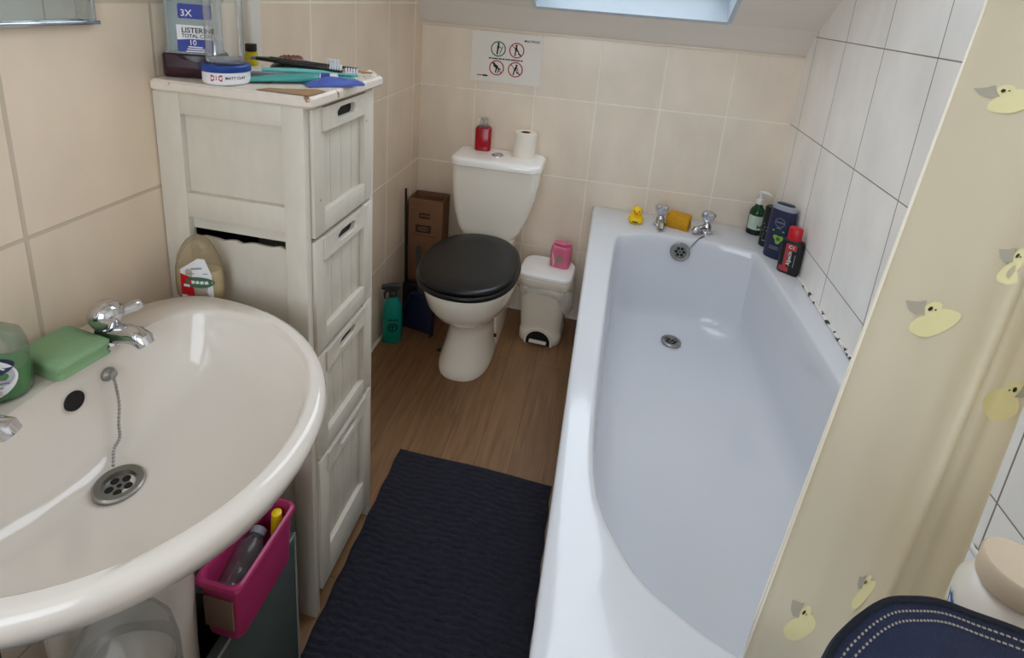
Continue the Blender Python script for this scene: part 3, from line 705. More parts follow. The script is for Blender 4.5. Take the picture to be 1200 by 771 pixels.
# ------------------------------------------------------------------ drawer cabinet
cab = thing('drawer_cabinet', 'tall chipped white four-drawer bathroom cabinet against the left tiles', 'cabinet', (.15, -1.21, 0))
off = cab.location
ya, yb, xf, zt = -1.349, -1.078, .292, 1.163
def frame_side(name, y0, y1, outward):
    b = MB()
    b.box(.002, .054, y0, y1, 0, zt, .002); b.box(.250, xf, y0, y1, 0, zt, .002)
    for z0, z1 in ((1.125, zt), (.930, .978), (.50, .55), (.05, .11)): b.box(.053, .251, y0+.001, y1-.001, z0, z1, .0015)
    o = b.build(name, 'cab', cab, off)
    b = MB(); yi0, yi1 = (y0+.0125, y0+.0175) if outward < 0 else (y1-.016, y1-.010)
    b.box(.05, .255, yi0, yi1, .975, 1.13); b.box(.05, .255, yi0, yi1, .905, .935)
    # the broken lower panel has slipped and leaves a ragged slit
    n = 16; lowz = [.889-.004*math.sin(k*1.7)*(k % 3)/2 for k in range(n+1)]
    if outward < 0:
        for k in range(n):
            x0, x1 = .05+.205*k/n, .05+.205*(k+1)/n
            b.hexa([(x0, yi0, .54), (x1, yi0, .54), (x1, yi1, .54), (x0, yi1, .54), (x0, yi0, lowz[k]), (x1, yi0, lowz[k+1]), (x1, yi1, lowz[k+1]), (x0, yi1, lowz[k])])
    else: b.box(.05, .255, yi0, yi1, .54, .91)
    b.box(.05, .255, yi0, yi1, .10, .51); b.build('side_panel', 'cab', cab, off)
frame_side('side_frame', ya, ya+.018, -1); frame_side('side_frame', yb-.018, yb, 1)
b = MB(); b.box(.004, .010, ya+.018, yb-.018, .04, zt); b.box(.01, .27, ya+.018, yb-.018, .05, .06)
for z in (.415, .665, .912): b.box(.01, .27, ya+.018, yb-.018, z-.005, z+.003)
b.build('carcass', 'cab_gap_shade', cab, off)
b = MB(); b.loft([[(x, y, z) for x, y in rrect(.001+d, .312-d, -1.356+d, -1.071-d, .010)] for d, z in ((.004, .1635), (0, .168), (0, .180), (.004, .1845), (.02, .1855))]); 
bmesh.ops.translate(b.bm, verts=b.bm.verts[:], vec=(0, 0, 1.0)); ZT = 1.1855
b.build('top', 'cab_top', cab, off)
b = MB()
P = [(.205, -1.349), (.306, -1.352), (.308, -1.30), (.285, -1.29), (.262, -1.305), (.238, -1.318), (.215, -1.325)]
b.patch(P, lambda x, y: (x, y, ZT+.0006)); b.build('worn_patch', 'chip', cab, off, smooth=0, recalc=False)
DZ = [(.916, 1.158), (.669, .907), (.419, .660), (.062, .410)]
y0, y1 = ya+.019, yb-.019
for di, (z0, z1) in enumerate(DZ):
    xa, xb = .270, .298
    rb = .042 if di < 3 else .09
    b = MB()
    st = .036
    b.box(xa, xb, y0, y0+st, z0, z1, .0015); b.box(xa, xb, y1-st, y1, z0, z1, .0015)
    b.box(xa, xb, y0+st-.001, y1-st+.001, z0, z0+rb, .0015)
    hy0, hy1, hz0, hz1 = y0+st-.006, y1-st+.006, z1-.046, z1-.002       # top rail with a rounded slot
    cy, cz = (y0+y1)/2, z1-.022; hl, hr = .034, .0105; N_ = 48; o_, i_ = [], []
    for k in range(N_):
        a = 2*PI*(k+.5)/N_; c_, s_ = math.cos(a), math.sin(a)
        q = min((hy1-cy)/abs(c_), ((hz1-cz) if s_ > 0 else (cz-hz0))/abs(s_)); o_.append((cy+q*c_, cz+q*s_))
        i_.append((cy+(hl-hr)*(1 if c_ > 0 else -1)+hr*c_, cz+hr*s_))
    for P in ((hy0, hz0), (hy1, hz0), (hy1, hz1), (hy0, hz1)):
        k = min(range(N_), key=lambda m: (o_[m][0]-P[0])**2+(o_[m][1]-P[1])**2); o_[k] = P
    b.loft([[(xb+x_, y, z) for y, z in L_] for x_, L_ in ((-.02, o_), (.003, o_), (.003, [mixp(p, q, .9) for p, q in zip(o_, i_)]), (.001, i_), (-.008, i_))], caps=(False, False))
    dr_ = b.build('drawer', 'cab', cab, off)
    b = MB(); k = 4; pw = (y1-y0-2*st+.004)/k
    for i in range(k): b.box(xa+.004, xb-.011, y0+st-.002+i*pw+.0005, y0+st-.002+(i+1)*pw-.0005, z0+rb-.004, z1-.044, .0008)
    b.box(xa+.003, xb-.0130, y0+st-.003, y1-st+.003, z0+rb-.004, z1-.044)
    b.build('beaded_panel', 'cab', dr_, off)
    b = MB(); b.box(xb-.0135, xb-.0075, y0+st-.004, y1-st+.004, z1-.0435, z1-.004); b.build('slot_shade', 'dark', dr_, off)  # near-black backing stands in for the shade inside the slot

# ------------------------------------------------------------------ basin
bas = thing('pedestal_basin', 'white ceramic pedestal basin with two chrome taps against the left wall', 'basin', (.22, -1.665, 0))
off = bas.location; BY = -1.665
def bring(cx, rf, rb, ry, z, pb=2.2, n=96, xmin=None, pf=2.0):
    o = []
    for k in range(n):
        a = 2*PI*k/n; c, d = math.cos(a), math.sin(a); p = pf if c > 0 else pb
        q = (abs(c)**p+abs(d)**p)**(-1/p); x = cx+q*c*(rf if c > 0 else rb)
        if xmin is not None: x = max(xmin, x)
        o.append((x, BY+q*d*ry, z))
    return o
b = MB()
R = [bring(.17, .09, .09, .09, .60), bring(.17, .11, .12, .10, .64, xmin=.004), bring(.165, .165, .14, .135, .675, xmin=.004), bring(.16, .225, .15, .185, .70, xmin=.004), bring(.155, .275, .152, .228, .728, xmin=.004),
     bring(.15, .306, .155, .254, .757, xmin=.004), bring(.15, .319, .155, .266, .78, xmin=.004), bring(.15, .324, .155, .271, .797, xmin=.004), bring(.15, .320, .153, .268, .807, xmin=.005), bring(.15, .311, .15, .26, .812, xmin=.008),
     bring(.19, .262, .108, .236, .8125, 3.2), bring(.2055, .244, .1115, .2325, .8122, 3.2), bring(.2075, .2385, .1140, .2285, .8095, 3.2), bring(.209, .2345, .1152, .2250, .8035, 3.2), bring(.2098, .231, .1155, .2220, .797, 3.2), bring(.21, .2275, .1145, .2185, .785, 3.1), bring(.209, .219, .109, .209, .758, 3.0),
     bring(.206, .203, .096, .192, .730, 2.8), bring(.202, .178, .080, .165, .706, 2.5), bring(.197, .135, .062, .122, .687, 2.3), bring(.19, .07, .042, .060, .676, 2.1), bring(.188, .033, .031, .031, .673, 2.0), bring(.188, .018, .018, .018, .672, 2)]
b.loft(R, caps=(True, True)); b.build('bowl', 'ceramic', bas, off, smooth=60)
b = MB(); b.loft([[(x, y, z) for x, y, _ in ell(.20, BY-.003, r, r*.98, 0, 48, 2.2, .14)] for r, z in ((.082, 0), (.081, .03), (.076, .06), (.072, .15), (.071, .35), (.075, .50), (.09, .60), (.115, .66))]); b.build('pedestal', 'ceramic', bas, off, smooth=60)
d_ = drain(bas, off, (.189, -1.657, .6755), .031, (.05, 0, 1), 'drain', 5)
b = MB(); X = Matrix.Translation((.1005, -1.630, .770)) @ Vector((1, 0, .22)).to_track_quat('Z', 'Y').to_matrix().to_4x4()
b.X = X; b.lathe([(.0135, -.004), (.0135, .0012), (.012, .0018), (.0003, .0005)], 24); b.build('overflow_hole', 'dark', bas, off)
b = MB(); b.X = Matrix.Translation((.1025, -1.578, .775)) @ Vector((1, 0, .2)).to_track_quat('Z', 'Y').to_matrix().to_4x4()
b.lathe([(.010, -.004), (.010, .002), (.006, .006), (.006, .010), (.0005, .012)], 20)
b.X = Matrix()
ch = spline([(.113, -1.580, .772), (.119, -1.583, .755), (.128, -1.590, .735), (.137, -1.602, .716), (.147, -1.612, .702), (.150, -1.625, .694), (.163, -1.640, .684)], 9)
b.tube(ch, .0014, 6)
for i, p in enumerate(ch):
    if i % 2 == 0:
        b.X = Matrix.Translation(p); b.lathe([(.0004, -.0024), (.0019, -.0014), (.0024, 0), (.0019, .0014), (.0004, .0024)], 8)
b.X = Matrix(); b.build('plug_chain', 'steel', bas, off)
def basin_tap(loc, rz, label):
    t = thing('basin_tap', label, 'tap', loc, rz, 'chrome lever taps on the basin')
    b = MB(); b.lathe([(.025, 0), (.025, .004), (.021, .010), (.018, .020), (.017, .027), (.012, .029)], 28)
    b.tube([(.008, 0, .014), (.03, 0, .020), (.052, 0, .022), (.066, 0, .017), (.070, 0, .010)], [.016, .0145, .0135, .0135, .0115], 16); b.build('body', 'chrome', t)
    b = MB(); b.lathe([(.013, .027), (.019, .031), (.0225, .040), (.0235, .050), (.019, .060), (.012, .0655), (.001, .067)], 28)
    b.tube([(.004, .010, .042), (.008, .024, .041), (.012, .036, .0415), (.014, .044, .042)], [.010, .0085, .0105, .0085], 14); b.build('lever', 'chrome', t)
    return t
bt1 = basin_tap((.082, -1.552, .811), -.05, 'chrome lever basin tap near the cabinet, right of the green sponge')
bt2 = copy_tree(bt1); bt2.location = (.076, -1.764, .811); bt2.rotation_euler = (0, 0, .42); bt2['label'] = 'chrome basin tap cut off by the left picture edge, only spout showing'

# on the basin
t = thing('green_sponge', 'pale green kitchen sponge on the basin edge beside the chrome tap', 'sponge', (.064, -1.606, .812), -.12)
b = MB(); b.loft([[(x, y, z) for x, y in rrect(-.045+d, .045-d, -.037+d, .037-d, .008, 4)] for d, z in ((.004, 0), (.0, .003), (.003, .010), (.0, .018), (.0, .023), (.004, .0265), (.012, .0272))]); b.build('foam', 'gsponge', t, smooth=50)

t = thing('washing_liquid_bottle', 'clear bottle of green liquid soap with a navy oval label at the left edge', 'bottle', (.048, -1.684, .812), .55)
b = MB(); b.loft([[(x, y, z) for x, y, _ in ell(0, 0, rx, ry, 0, 40, 2.6)] for rx, ry, z in ((.034, .020, 0), (.039, .0245, .006), (.040, .025, .05), (.039, .0245, .075), (.034, .021, .092), (.02, .015, .10), (.012, .012, .105), (.012, .012, .112))]); b.build('body', 'clearp', t, smooth=50)
b = MB(); b.loft([[(x, y, z) for x, y, _ in ell(0, 0, rx, ry, 0, 40, 2.6)] for rx, ry, z in ((.033, .019, .002), (.0375, .023, .008), (.0385, .0235, .040), (.0385, .0235, .046))]); b.build('soap', 'wash_green', t, smooth=50)
def on_wash(k): return lambda x, y: (x, -.0252*(max(0, 1-(abs(x)/.0405)**2.6))**(1/2.6)-k, y)
b = MB(); b.patch([(.002+.032*math.cos(2*PI*k/28), .040+.030*math.sin(2*PI*k/28)) for k in range(28)], on_wash(.0006)); b.mi = 1
b.patch([(.003+.030*math.cos(2*PI*k/28), .057+.0145*math.sin(2*PI*k/28)) for k in range(28)], on_wash(.0010)); b.mi = 0
b.text('Carex', .017, lambda x, y: on_wash(.0014)(x+.003, y+.057)); b.mi = 2
for k, w in ((0, .02), (1, .022), (2, .016)): stroke(b, (.004-w, .037-.0055*k), (.004+w, .037-.0055*k), .002, on_wash(.0012))
b.mi = 3; stroke(b, (-.01, .020), (.018, .018), .006, on_wash(.0011))
b.build('label', ['label_white', 'navy', 'grey_md', 'pink_pale'], t, smooth=0, recalc=False)
b = MB(); b.lathe([(.014, .110), (.014, .126), (.005, .128), (.005, .15)], 20); b.box(-.03, .012, -.008, .008, .15, .162, .003); b.build('pump', 'pump_white', t)

t = thing('hand_soap_bottle', 'amber see-through soap bottle wedged between basin rim and white cabinet', 'bottle', (.090, -1.373, .785), .12)
AR = ((.040, .014, 0), (.045, .0165, .005), (.046, .017, .03), (.044, .017, .06), (.038, .016, .085), (.029, .014, .104), (.020, .012, .116), (.012, .009, .122), (.006, .006, .1235))
b = MB(); b.loft([[(x, y, z) for x, y, _ in ell(0, 0, rx, ry, 0, 40, 2.3)] for rx, ry, z in AR]); b.build('body', 'amber', t, smooth=60)
b = MB(); b.loft([[(x, y, z) for x, y, _ in ell(0, 0, rx*.95, ry*.93, 0, 40, 2.3)] for rx, ry, z in ((.040, .014, .002), (.045, .0165, .007), (.046, .017, .03), (.045, .017, .05), (.043, .0165, .06))]); b.build('soap', 'amber_soap', t, smooth=60)
def on_amb(k): return lambda x, y: (x, -.0172*(max(0, 1-(abs(x)/.047)**2.3))**(1/2.3)-k, y)
b = MB(); b.patch([(-.026, .0), (.034, .0), (.032, .055), (.022, .087), (.010, .088), (-.026, .062)], on_amb(.0005)); b.mi = 1
b.patch([(-.026, .012), (.0, .012), (-.004, .048), (-.026, .055)], on_amb(.0008)); b.mi = 2
b.patch([(.010+.026*math.cos(2*PI*k/24), .040+.011*math.sin(2*PI*k/24)) for k in range(24)], on_amb(.0010)); b.mi = 0
for k in range(4): stroke(b, (-.004+.008*k, .0395), (.002+.008*k, .041), .006, on_amb(.0014))
stroke(b, (-.020, .032), (-.008, .032), .005, on_amb(.0012)); b.mi = 3
stroke(b, (-.004, .066), (.016, .069), .004, on_amb(.0009)); stroke(b, (-.012, .056), (.026, .058), .002, on_amb(.0009))
b.build('label', ['label_white', 'red', 'ink_green', 'silver'], t, smooth=0, recalc=False)

# ------------------------------------------------------------------ things on the cabinet top
t = thing('mouthwash_bottle', 'large pale blue mouthwash bottle with dark purple liquid on the cabinet', 'bottle', (.051, -1.296, ZT+.001), .25)
def mw(k, z): return [(x, y, z) for x, y in rrect(-.044+k, .044-k, -.030+k, .030-k, .013, 5)]
b = MB(); b.loft([mw(.0, .0), mw(-.001, .004), mw(-.001, .04), mw(.001, .044), mw(.003, .048), mw(.003, .13), mw(.0, .135), mw(.001, .16), mw(.02, .185), mw(.022, .20)]); b.build('body', 'clear_blue', t, smooth=40)
b = MB(); b.loft([mw(-.0014, .0006), mw(-.0026, .004), mw(-.0026, .039), mw(-.0005, .0425)]); b.build('mouthwash', 'purple', t, smooth=40)
def on_mw(k): return lambda x, y: (x-.004, -.0275-k, y)
b = MB(); b.patch([(-.012, .048), (.048, .048), (.048, .092), (-.012, .092)], on_mw(0)); b.mi = 1
b.patch([(-.012, .046), (.048, .046), (.048, .0685), (.010, .0685), (-.012, .066)], on_mw(.0004)); b.mi = 1
b.patch(rrect(-.008, .048, .103, .128, .003), on_mw(0)); b.mi = 2
b.text('LISTERINE', .0125, lambda x, y: on_mw(.0008)(x+.024, y+.083)); b.text('TOTAL CARE', .0088, lambda x, y: on_mw(.0008)(x+.022, y+.0735)); b.mi = 0
b.text('10', .013, lambda x, y: on_mw(.0008)(x+.014, y+.062)); b.text('3X', .016, lambda x, y: on_mw(.0008)(x+.006, y+.112))
for k in range(3): stroke(b, (.006-.002*k, .055-.004*k), (.03+.004*k, .0545-.0035*k), .002, on_mw(.0008))
b.build('label', ['label_white', 'label_blue', 'ink'], t, smooth=0, recalc=False)
b = MB(); b.lathe([(.03, .2), (.031, .235), (.028, .24)], 28); b.build('cap', 'purple', t)

t = thing('hair_clay_jar', 'small round white jar with blue lid at the cabinet top front edge', 'jar', (.131, -1.322, ZT+.001))
b = MB(); b.lathe([(.035, 0), (.0375, .003), (.0375, .021), (.036, .022)], 40); b.build('pot', 'label_white', t)
b = MB(); b.lathe([(.0385, .0215), (.0395, .023), (.0395, .031), (.038, .033), (.034, .0335), (.033, .0325), (.0005, .0325)], 40); b.build('lid', 'lid_blue', t)
jr = math.atan2(-.85, .68)-.05
def on_jar(k): return lambda x, y: ((.0377+k)*math.cos(jr+x/.0377), (.0377+k)*math.sin(jr+x/.0377), y)
b = MB(); b.patch([(-.024, .007), (-.005, .007), (-.005, .018), (-.024, .018)], on_jar(.0003)); b.mi = 1; b.text('MATT CLAY', .0062, lambda x, y: on_jar(.0004)(x+.016, y+.0125), bold=.02); b.mi = 2
for k in range(4): stroke(b, (-.0225+.0045*k, .0125), (-.0195+.0045*k, .0125), .0045, on_jar(.0006))
b.build('label', ['ink_red', 'ink', 'ink_white'], t, smooth=0, recalc=False)

t = thing('clear_bottle', 'tall clear empty bottle standing on top of the blue-lidded jar', 'bottle', (.129, -1.320, ZT+.0352))
b = MB(); b.lathe([(.027, 0), (.030, .003), (.0305, .008), (.030, .05), (.0305, .11), (.0305, .122), (.029, .128), (.0295, .15), (.018, .172), (.012, .18), (.012, .19)], 36); b.build('body', 'clearp', t, smooth=50)
b = MB(); b.lathe([(.025, .003), (.026, .0075), (.0005, .0085)], 32); b.build('base', 'silver', t)
b = MB(); b.lathe([(.014, .188), (.014, .205), (.0005, .206)], 24); b.build('cap', 'pump_white', t)

t = thing('oil_bottle', 'tiny yellow bottle with black cap near the pipe casing on the cabinet', 'bottle', (.036, -1.125, ZT+.001))
b = MB(); b.lathe([(.012, 0), (.0125, .002), (.0125, .026), (.009, .029)], 24); b.build('body', pm('yellow_oil', (196, 182, 30), .25), t)
b = MB(); b.lathe([(.0115, .029), (.0115, .043), (.0105, .044), (.0005, .044)], 24); b.build('cap', 'blackp', t)

# the heap of small things: each lies flat, later ones rest on earlier ones
def bar(b, p, q, w, h, r=.3, n=6):           # flat rounded bar between two points
    p, q = Vector(p), Vector(q); d = q-p; u = Vector((-d.y, d.x, 0)).normalized()
    b.loft([[p+d*s_+u*(w*k_*math.cos(2*PI*i/12))+Vector((0, 0, h*(.5+.5*k_*math.sin(2*PI*i/12)))) for i in range(12)] for s_, k_ in ((0, .55), (.04, .9), (.1, 1), (.9, 1), (.96, .9), (1, .55))])
z0 = ZT+.0012
t = thing('pouch', 'crumpled dark grey cloth pouch at the middle of the cabinet heap', 'pouch', (.165, -1.155, z0), .22)
b = MB(); random.seed(8); rings = []
for z, k_ in ((0, .9), (.004, 1.0), (.011, .97), (.016, .82), (.0185, .5), (.0175, .1)):
    rings.append([(.062*k_*math.cos(a)*(1+.10*math.sin(3*a+z*90)), .036*k_*math.sin(a)*(1+.12*math.sin(5*a)), z+(random.uniform(-.0012, .0012) if z > .005 else 0)) for a in [2*PI*k/40 for k in range(40)]])
b.loft(rings); b.build('cloth', 'grey_dk', t, smooth=60)
b = MB(); b.tube([(.05, .0, .0165), (.075, .004, .010), (.10, -.002, .0035), (.115, -.012, .003)], .0016, 6); b.build('drawstring', 'label_white', t)
t = thing('face_cloth', 'small folded pale mint cloth under the toothpaste tube end', 'cloth', (.262, -1.188, z0), .3)
b = MB(); b.loft([[(x, y, z+.0015*math.sin(x*120)) for x, y in rrect(-.036+d, .036-d, -.02+d, .02-d, .006)] for d, z in ((.002, 0.0015), (0, .003), (.001, .005), (0, .007), (.002, .0095), (.006, .0105))]); b.build('fold', 'teal_lt', t, smooth=60)
for k in range(4):
    t = thing('cotton_bud', 'white cotton bud among the loose buds at the back right corner of the cabinet top', 'cotton bud', (.285-.006*k, -1.128+.012*k, z0), .2+.35*k, 'cotton buds on the cabinet top')
    b = MB(); b.tube([(-.03, 0, .003), (.03, 0, .003)], .0012, 6); b.build('stick', 'label_white', t)
    for s_ in (-1, 1):
        b = MB(); b.tube([(s_*.022, 0, .003), (s_*.026, 0, .003), (s_*.031, 0, .003), (s_*.034, 0, .003)], [.0014, .0028, .0027, .0008], 8); b.build('cotton_tip', 'paper_roll', t)
t = thing('toothpaste_tube', 'flat sea-green toothpaste tube with a blue-banded white cap in the cabinet heap', 'tube', (.210, -1.262, z0))
X = Matrix.Rotation(.52, 4, 'Z')
b = MB(); b.X = X
b.loft([[(x, w*math.cos(2*PI*i/16), h*(.5+.5*math.sin(2*PI*i/16))) for i in range(16)] for x, w, h in ((-.10, .021, .002), (-.08, .021, .006), (-.02, .019, .013), (.04, .016, .017), (.052, .012, .016), (.054, .007, .014))]); b.build('body', 'teal_md', t, smooth=60)
b = MB(); b.X = X @ Matrix.Translation((0, 0, .0085)) @ Matrix.Rotation(PI/2, 4, 'Y'); b.lathe([(.0085, .054), (.0095, .056), (.0095, .062)], 18); b.mi = 1; b.lathe([(.0098, .056), (.0098, .072)], 18); b.mi = 0; b.lathe([(.0093, .071), (.009, .085), (.006, .087)], 18); b.build('cap', ['label_white', 'blue'], t)
t = thing('razor_card', 'pale grey card of blades lying left in the heap on the cabinet', 'packet', (.152, -1.226, z0+.006))
b = MB(); b.X = Matrix.Rotation(.35, 4, 'Z') @ Matrix.Rotation(.04, 4, 'X'); b.prism(rrect(-.06, .055, -.022, .022, .008), 0, .004, .001); b.build('card', 'silver', t)
b = MB(); b.X = Matrix.Rotation(.35, 4, 'Z') @ Matrix.Rotation(.04, 4, 'X'); b.prism(rrect(-.05, .045, -.016, .016, .006), .0042, .006, .0005); b.build('blister', 'paper', t)
def toothbrush(label, c1, p, ang, tilt=0, L_=.17):
    t = thing('toothbrush', label, 'toothbrush', p, ang, 'toothbrushes in the heap on the cabinet', rot=(0, tilt, ang))
    b = MB(); pts = [(-L_/2, 0, .004), (-.03, 0, .0055), (.02, 0, .005), (.045, 0, .004), (L_/2, 0, .0045)]
    b.tube(pts, [.0045, .006, .0055, .003, .0045], 10, .8); b.build('handle', c1, t)
    b = MB()
    for i in range(5):
        for j in range(2): b.tube([(L_/2-.022+.005*i, -.002+.004*j, .006), (L_/2-.022+.005*i, -.0022+.0044*j, .017)], .0018, 5)
    b.build('bristles', 'label_white', t); return t
toothbrush('grey toothbrush lying across the back of the cabinet heap', 'grey_md', (.168, -1.172, z0+.0195), .25, .03)
toothbrush('black toothbrush just in front of the grey one in the heap', 'blackp', (.190, -1.195, z0+.018), .12, .07)
toothbrush('mint green toothbrush in the heap, head towards the cabinet corner', 'teal_lt', (.232, -1.222, z0+.011), .45, .03)
t = thing('comb', 'long black comb resting on top of the heap on the cabinet', 'comb', (.205, -1.165, z0+.0215), rot=(0, .07, .28))
b = MB(); b.box(-.085, .085, -.004, .004, 0, .004, .001)
for i in range(34): b.box(-.08+.0046*i, -.0775+.0046*i, -.018, -.003, .001, .003)
b.build('comb_teeth', 'blackp', t, smooth=0)
t = thing('hair_scrunchie', 'small reddish brown scrunchie on the very top of the cabinet heap', 'hair tie', (.150, -1.158, z0+.0185))
b = MB(); n = 40
rings = []
for k in range(n):
    a = 2*PI*k/n; R_ = .016; r_ = .0065*(1+.2*math.sin(11*a)); c = Vector((R_*math.cos(a), R_*math.sin(a), .007)); e = Vector((math.cos(a), math.sin(a), 0))
    rings.append([c+e*r_*math.cos(2*PI*i/10)+Vector((0, 0, r_*math.sin(2*PI*i/10))) for i in range(10)])
b.loft(rings+[rings[0]], caps=(False, False)); tag_p = b.build('band', 'brown', t, smooth=60)
t = thing('floss_sachet', 'crinkled blue sachet at the front right of the cabinet heap', 'sachet', (.288, -1.238, z0))
b = MB(); b.X = Matrix.Rotation(.75, 4, 'Z'); random.seed(4)
N_ = 12; G = [[(-.05+.1*i/N_, -.021+.042*j/6, .003+.010*math.sin(PI*i/N_)*math.sin(PI*j/6)+random.uniform(0, .003)) for j in range(7)] for i in range(N_+1)]
vs = [[b.v(p) for p in r] for r in G]
for i in range(N_):
    for j in range(6): b._f([vs[i][j], vs[i+1][j], vs[i+1][j+1], vs[i][j+1]])
lo = [[b.v((p[0], p[1], 0)) for p in r] for r in G]
for i in range(N_):
    for j in range(6): b._f([lo[i][j], lo[i][j+1], lo[i+1][j+1], lo[i+1][j]])
for i in range(N_):
    b._f([vs[i][0], lo[i][0], lo[i+1][0], vs[i+1][0]]); b._f([vs[i][6], vs[i+1][6], lo[i+1][6], lo[i][6]])
for j in range(6):
    b._f([vs[0][j], vs[0][j+1], lo[0][j+1], lo[0][j]]); b._f([vs[N_][j], lo[N_][j], lo[N_][j+1], vs[N_][j+1]])
b.build('film', 'blue_film', t, smooth=40)
t = thing('nail_stick', 'thin brown wooden stick at the back right of the cabinet heap', 'stick', (.25, -1.108, z0), .30)
b = MB(); b.tube([(-.05, 0, .004), (0, 0, .0045), (.045, 0, .004), (.055, 0, .0035)], [.003, .0035, .003, .001], 8); b.build('shaft', 'wood', t)
t = thing('tweezers', 'small steel tweezers along the far edge of the cabinet top', 'tweezers', (.19, -1.095, z0), .1)
for s_ in (-1, 1):
    b = MB(); b.loft([[(x, s_*y+w*c_, z) for c_, z in ((-1, 0), (1, 0), (1, .003), (-1, .003))] for x, y, w in ((-.035, .001, .003), (-.01, .005, .003), (.02, .004, .002), (.035, .001, .001))]); b.build('arm', 'steel', t)
t = thing('hair_grip', 'thin dark wire hair grip by the front edge beside the blue-lidded jar', 'hair grip', (.170, -1.298, z0), .5)
b = MB(); b.tube(spline([(-.03, .004, .0014), (-.01, .003, .0014), (.01, .006, .0014), (.024, .003, .0014), (.024, -.002, .0014), (.0, -.002, .0014), (-.025, -.003, .0014)], 5), .0011, 6); b.build('wire', 'grey_dk', t)

# ------------------------------------------------------------------ mirror
t = thing('wall_mirror', 'plain mirror on the left wall above the basin, cut off by the picture corner', 'mirror', (0, -1.80, 1.283))
b = MB(); ym, y2, zm, z2 = -1.440, -2.04, 1.285, 1.80
e = .035; A = [(.006, ym, zm), (.006, y2, zm), (.006, y2, z2), (.006, ym, z2)]; B = [(.0095, ym-e, zm+e*0+.004), (.0095, y2+e, zm+.004), (.0095, y2+e, z2-e), (.0095, ym-e, z2-e)]
b.mesh(A+B, [(0, 1, 5, 4), (1, 2, 6, 5), (2, 3, 7, 6), (3, 0, 4, 7), (4, 5, 6, 7)]); b.hexa([(0.001, ym, zm), (.006, ym, zm), (.006, y2, zm), (.001, y2, zm), (.001, ym, z2), (.006, ym, z2), (.006, y2, z2), (.001, y2, z2)])
b.build('glass', 'mirror', t, (0, -1.80, 1.283), smooth=0)
b = MB(); b.box(.001, .0125, y2, ym+.001, zm-.005, zm+.001, .001); b.build('bottom_rail', 'chrome', t, (0, -1.80, 1.283))

# ------------------------------------------------------------------ things along the bath rim
t = thing('rubber_duck', 'yellow rubber duck on the bath corner left of the taps', 'toy duck', (.95, -.125, .549), -.12)
b = MB()
b.loft([ell(0, cy, rx, ry, z, 28) for cy, rx, ry, z in ((0, .018, .018, 0), (0, .026, .026, .004), (.0, .030, .031, .014), (.003, .028, .031, .025), (.008, .020, .024, .033), (.004, .013, .015, .037))])
b.loft([ell(0, -.003, r, r, z, 24) for r, z in ((.010, .034), (.016, .038), (.0195, .047), (.019, .056), (.014, .064), (.006, .0675), (.001, .068))])
b.tube([(0, .028, .018), (0, .038, .026), (0, .042, .034)], [.013, .008, .003], 10); b.build('body', 'yellow', t, smooth=60)
for s_ in (-1, 1):
    b = MB(); b.loft([[(s_*(.027+w*.4*math.sin(PI*i/8)), .004+l*math.cos(2*PI*i/8), .018+h*math.sin(2*PI*i/8)) for i in range(8)] for w, l, h in ((.0, .014, .009), (.005, .012, .007), (.006, .004, .003))]); b.build('wing', 'yellow', t, smooth=60)
b = MB(); b.loft([[(w*math.cos(2*PI*i/14), y, .045+h*math.sin(2*PI*i/14)) for i in range(14)] for y, w, h in ((-.018, .009, .006), (-.026, .008, .0035), (-.031, .005, .0015))]); b.build('beak', 'orange', t, smooth=60)
b = MB()
for s_ in (-1, 1):
    b.X = Matrix.Translation((s_*.009, -.0195, .053)); b.lathe([(.0004, -.0028), (.0024, -.0015), (.003, 0), (.0024, .0015), (.0004, .0028)], 10)
b.X = Matrix(); b.build('eye', 'ink', t)
b = MB()
for k in range(5): stroke(b, (-.010+.0042*k, .0125), (-.0066+.0042*k, .0125), .006, lambda x, y: (x, -.0312+x*x*6, y))
b.build('chest_print', 'ink', t, smooth=0, recalc=False)

t = thing('mustard_sponge', 'thick mustard-yellow sponge block between the two bath taps', 'sponge', (1.114, -.104, .549), -.35)
b = MB(); b.loft([[(x, y, z) for x, y in rrect(-.043+d, .043-d, -.033+d, .033-d, .006, 4)] for d, z in ((.003, 0), (0, .003), (0, .047), (.003, .050), (.012, .0505))]); b.build('foam', 'mustard', t, smooth=50)

GB = 'bottles on the bath rim by the right wall'
t = thing('pump_bottle', 'dark green glass pump bottle with white label, farthest of the rim bottles', 'bottle', (1.408, -.055, .549), -.25, GB)
b = MB(); b.lathe([(.027, 0), (.029, .004), (.029, .085), (.024, .10), (.014, .112), (.011, .125)], 32); b.build('body', 'bottle_green', t, smooth=50)
def on_cyl(r, a0, k=.0005): return lambda x, y: ((r+k)*math.cos(a0+x/r), (r+k)*math.sin(a0+x/r), y)
oc = on_cyl(.029, -PI/2)
b = MB()
for i in range(8): b.patch([(-.032+.008*i, .022), (-.024+.008*i, .022), (-.024+.008*i, .078), (-.032+.008*i, .078)], oc)
b.mi = 1
for k in range(5): stroke(b, (-.02, .07-.008*k), (.012-.003*(k % 2), .07-.008*k), .002, on_cyl(.029, -PI/2, .0009))
b.patch([(.006, .026), (.024, .026), (.024, .044), (.006, .044)], on_cyl(.029, -PI/2, .0009))
b.build('label', [pm('pale_green_label', (196, 210, 200), .5), 'ink_green'], t, smooth=0, recalc=False)
b = MB(); b.lathe([(.0295, .0005), (.0298, .012), (.0295, .013)], 32); b.build('base_band', 'blackp', t)
b = MB(); b.lathe([(.014, .122), (.014, .140), (.006, .142), (.005, .162), (.010, .164), (.010, .172), (.001, .173)], 20); b.tube([(0, 0, .168), (.02, -.006, .170), (.035, -.010, .164)], [.007, .006, .004], 10); b.build('pump', 'pump_white', t)

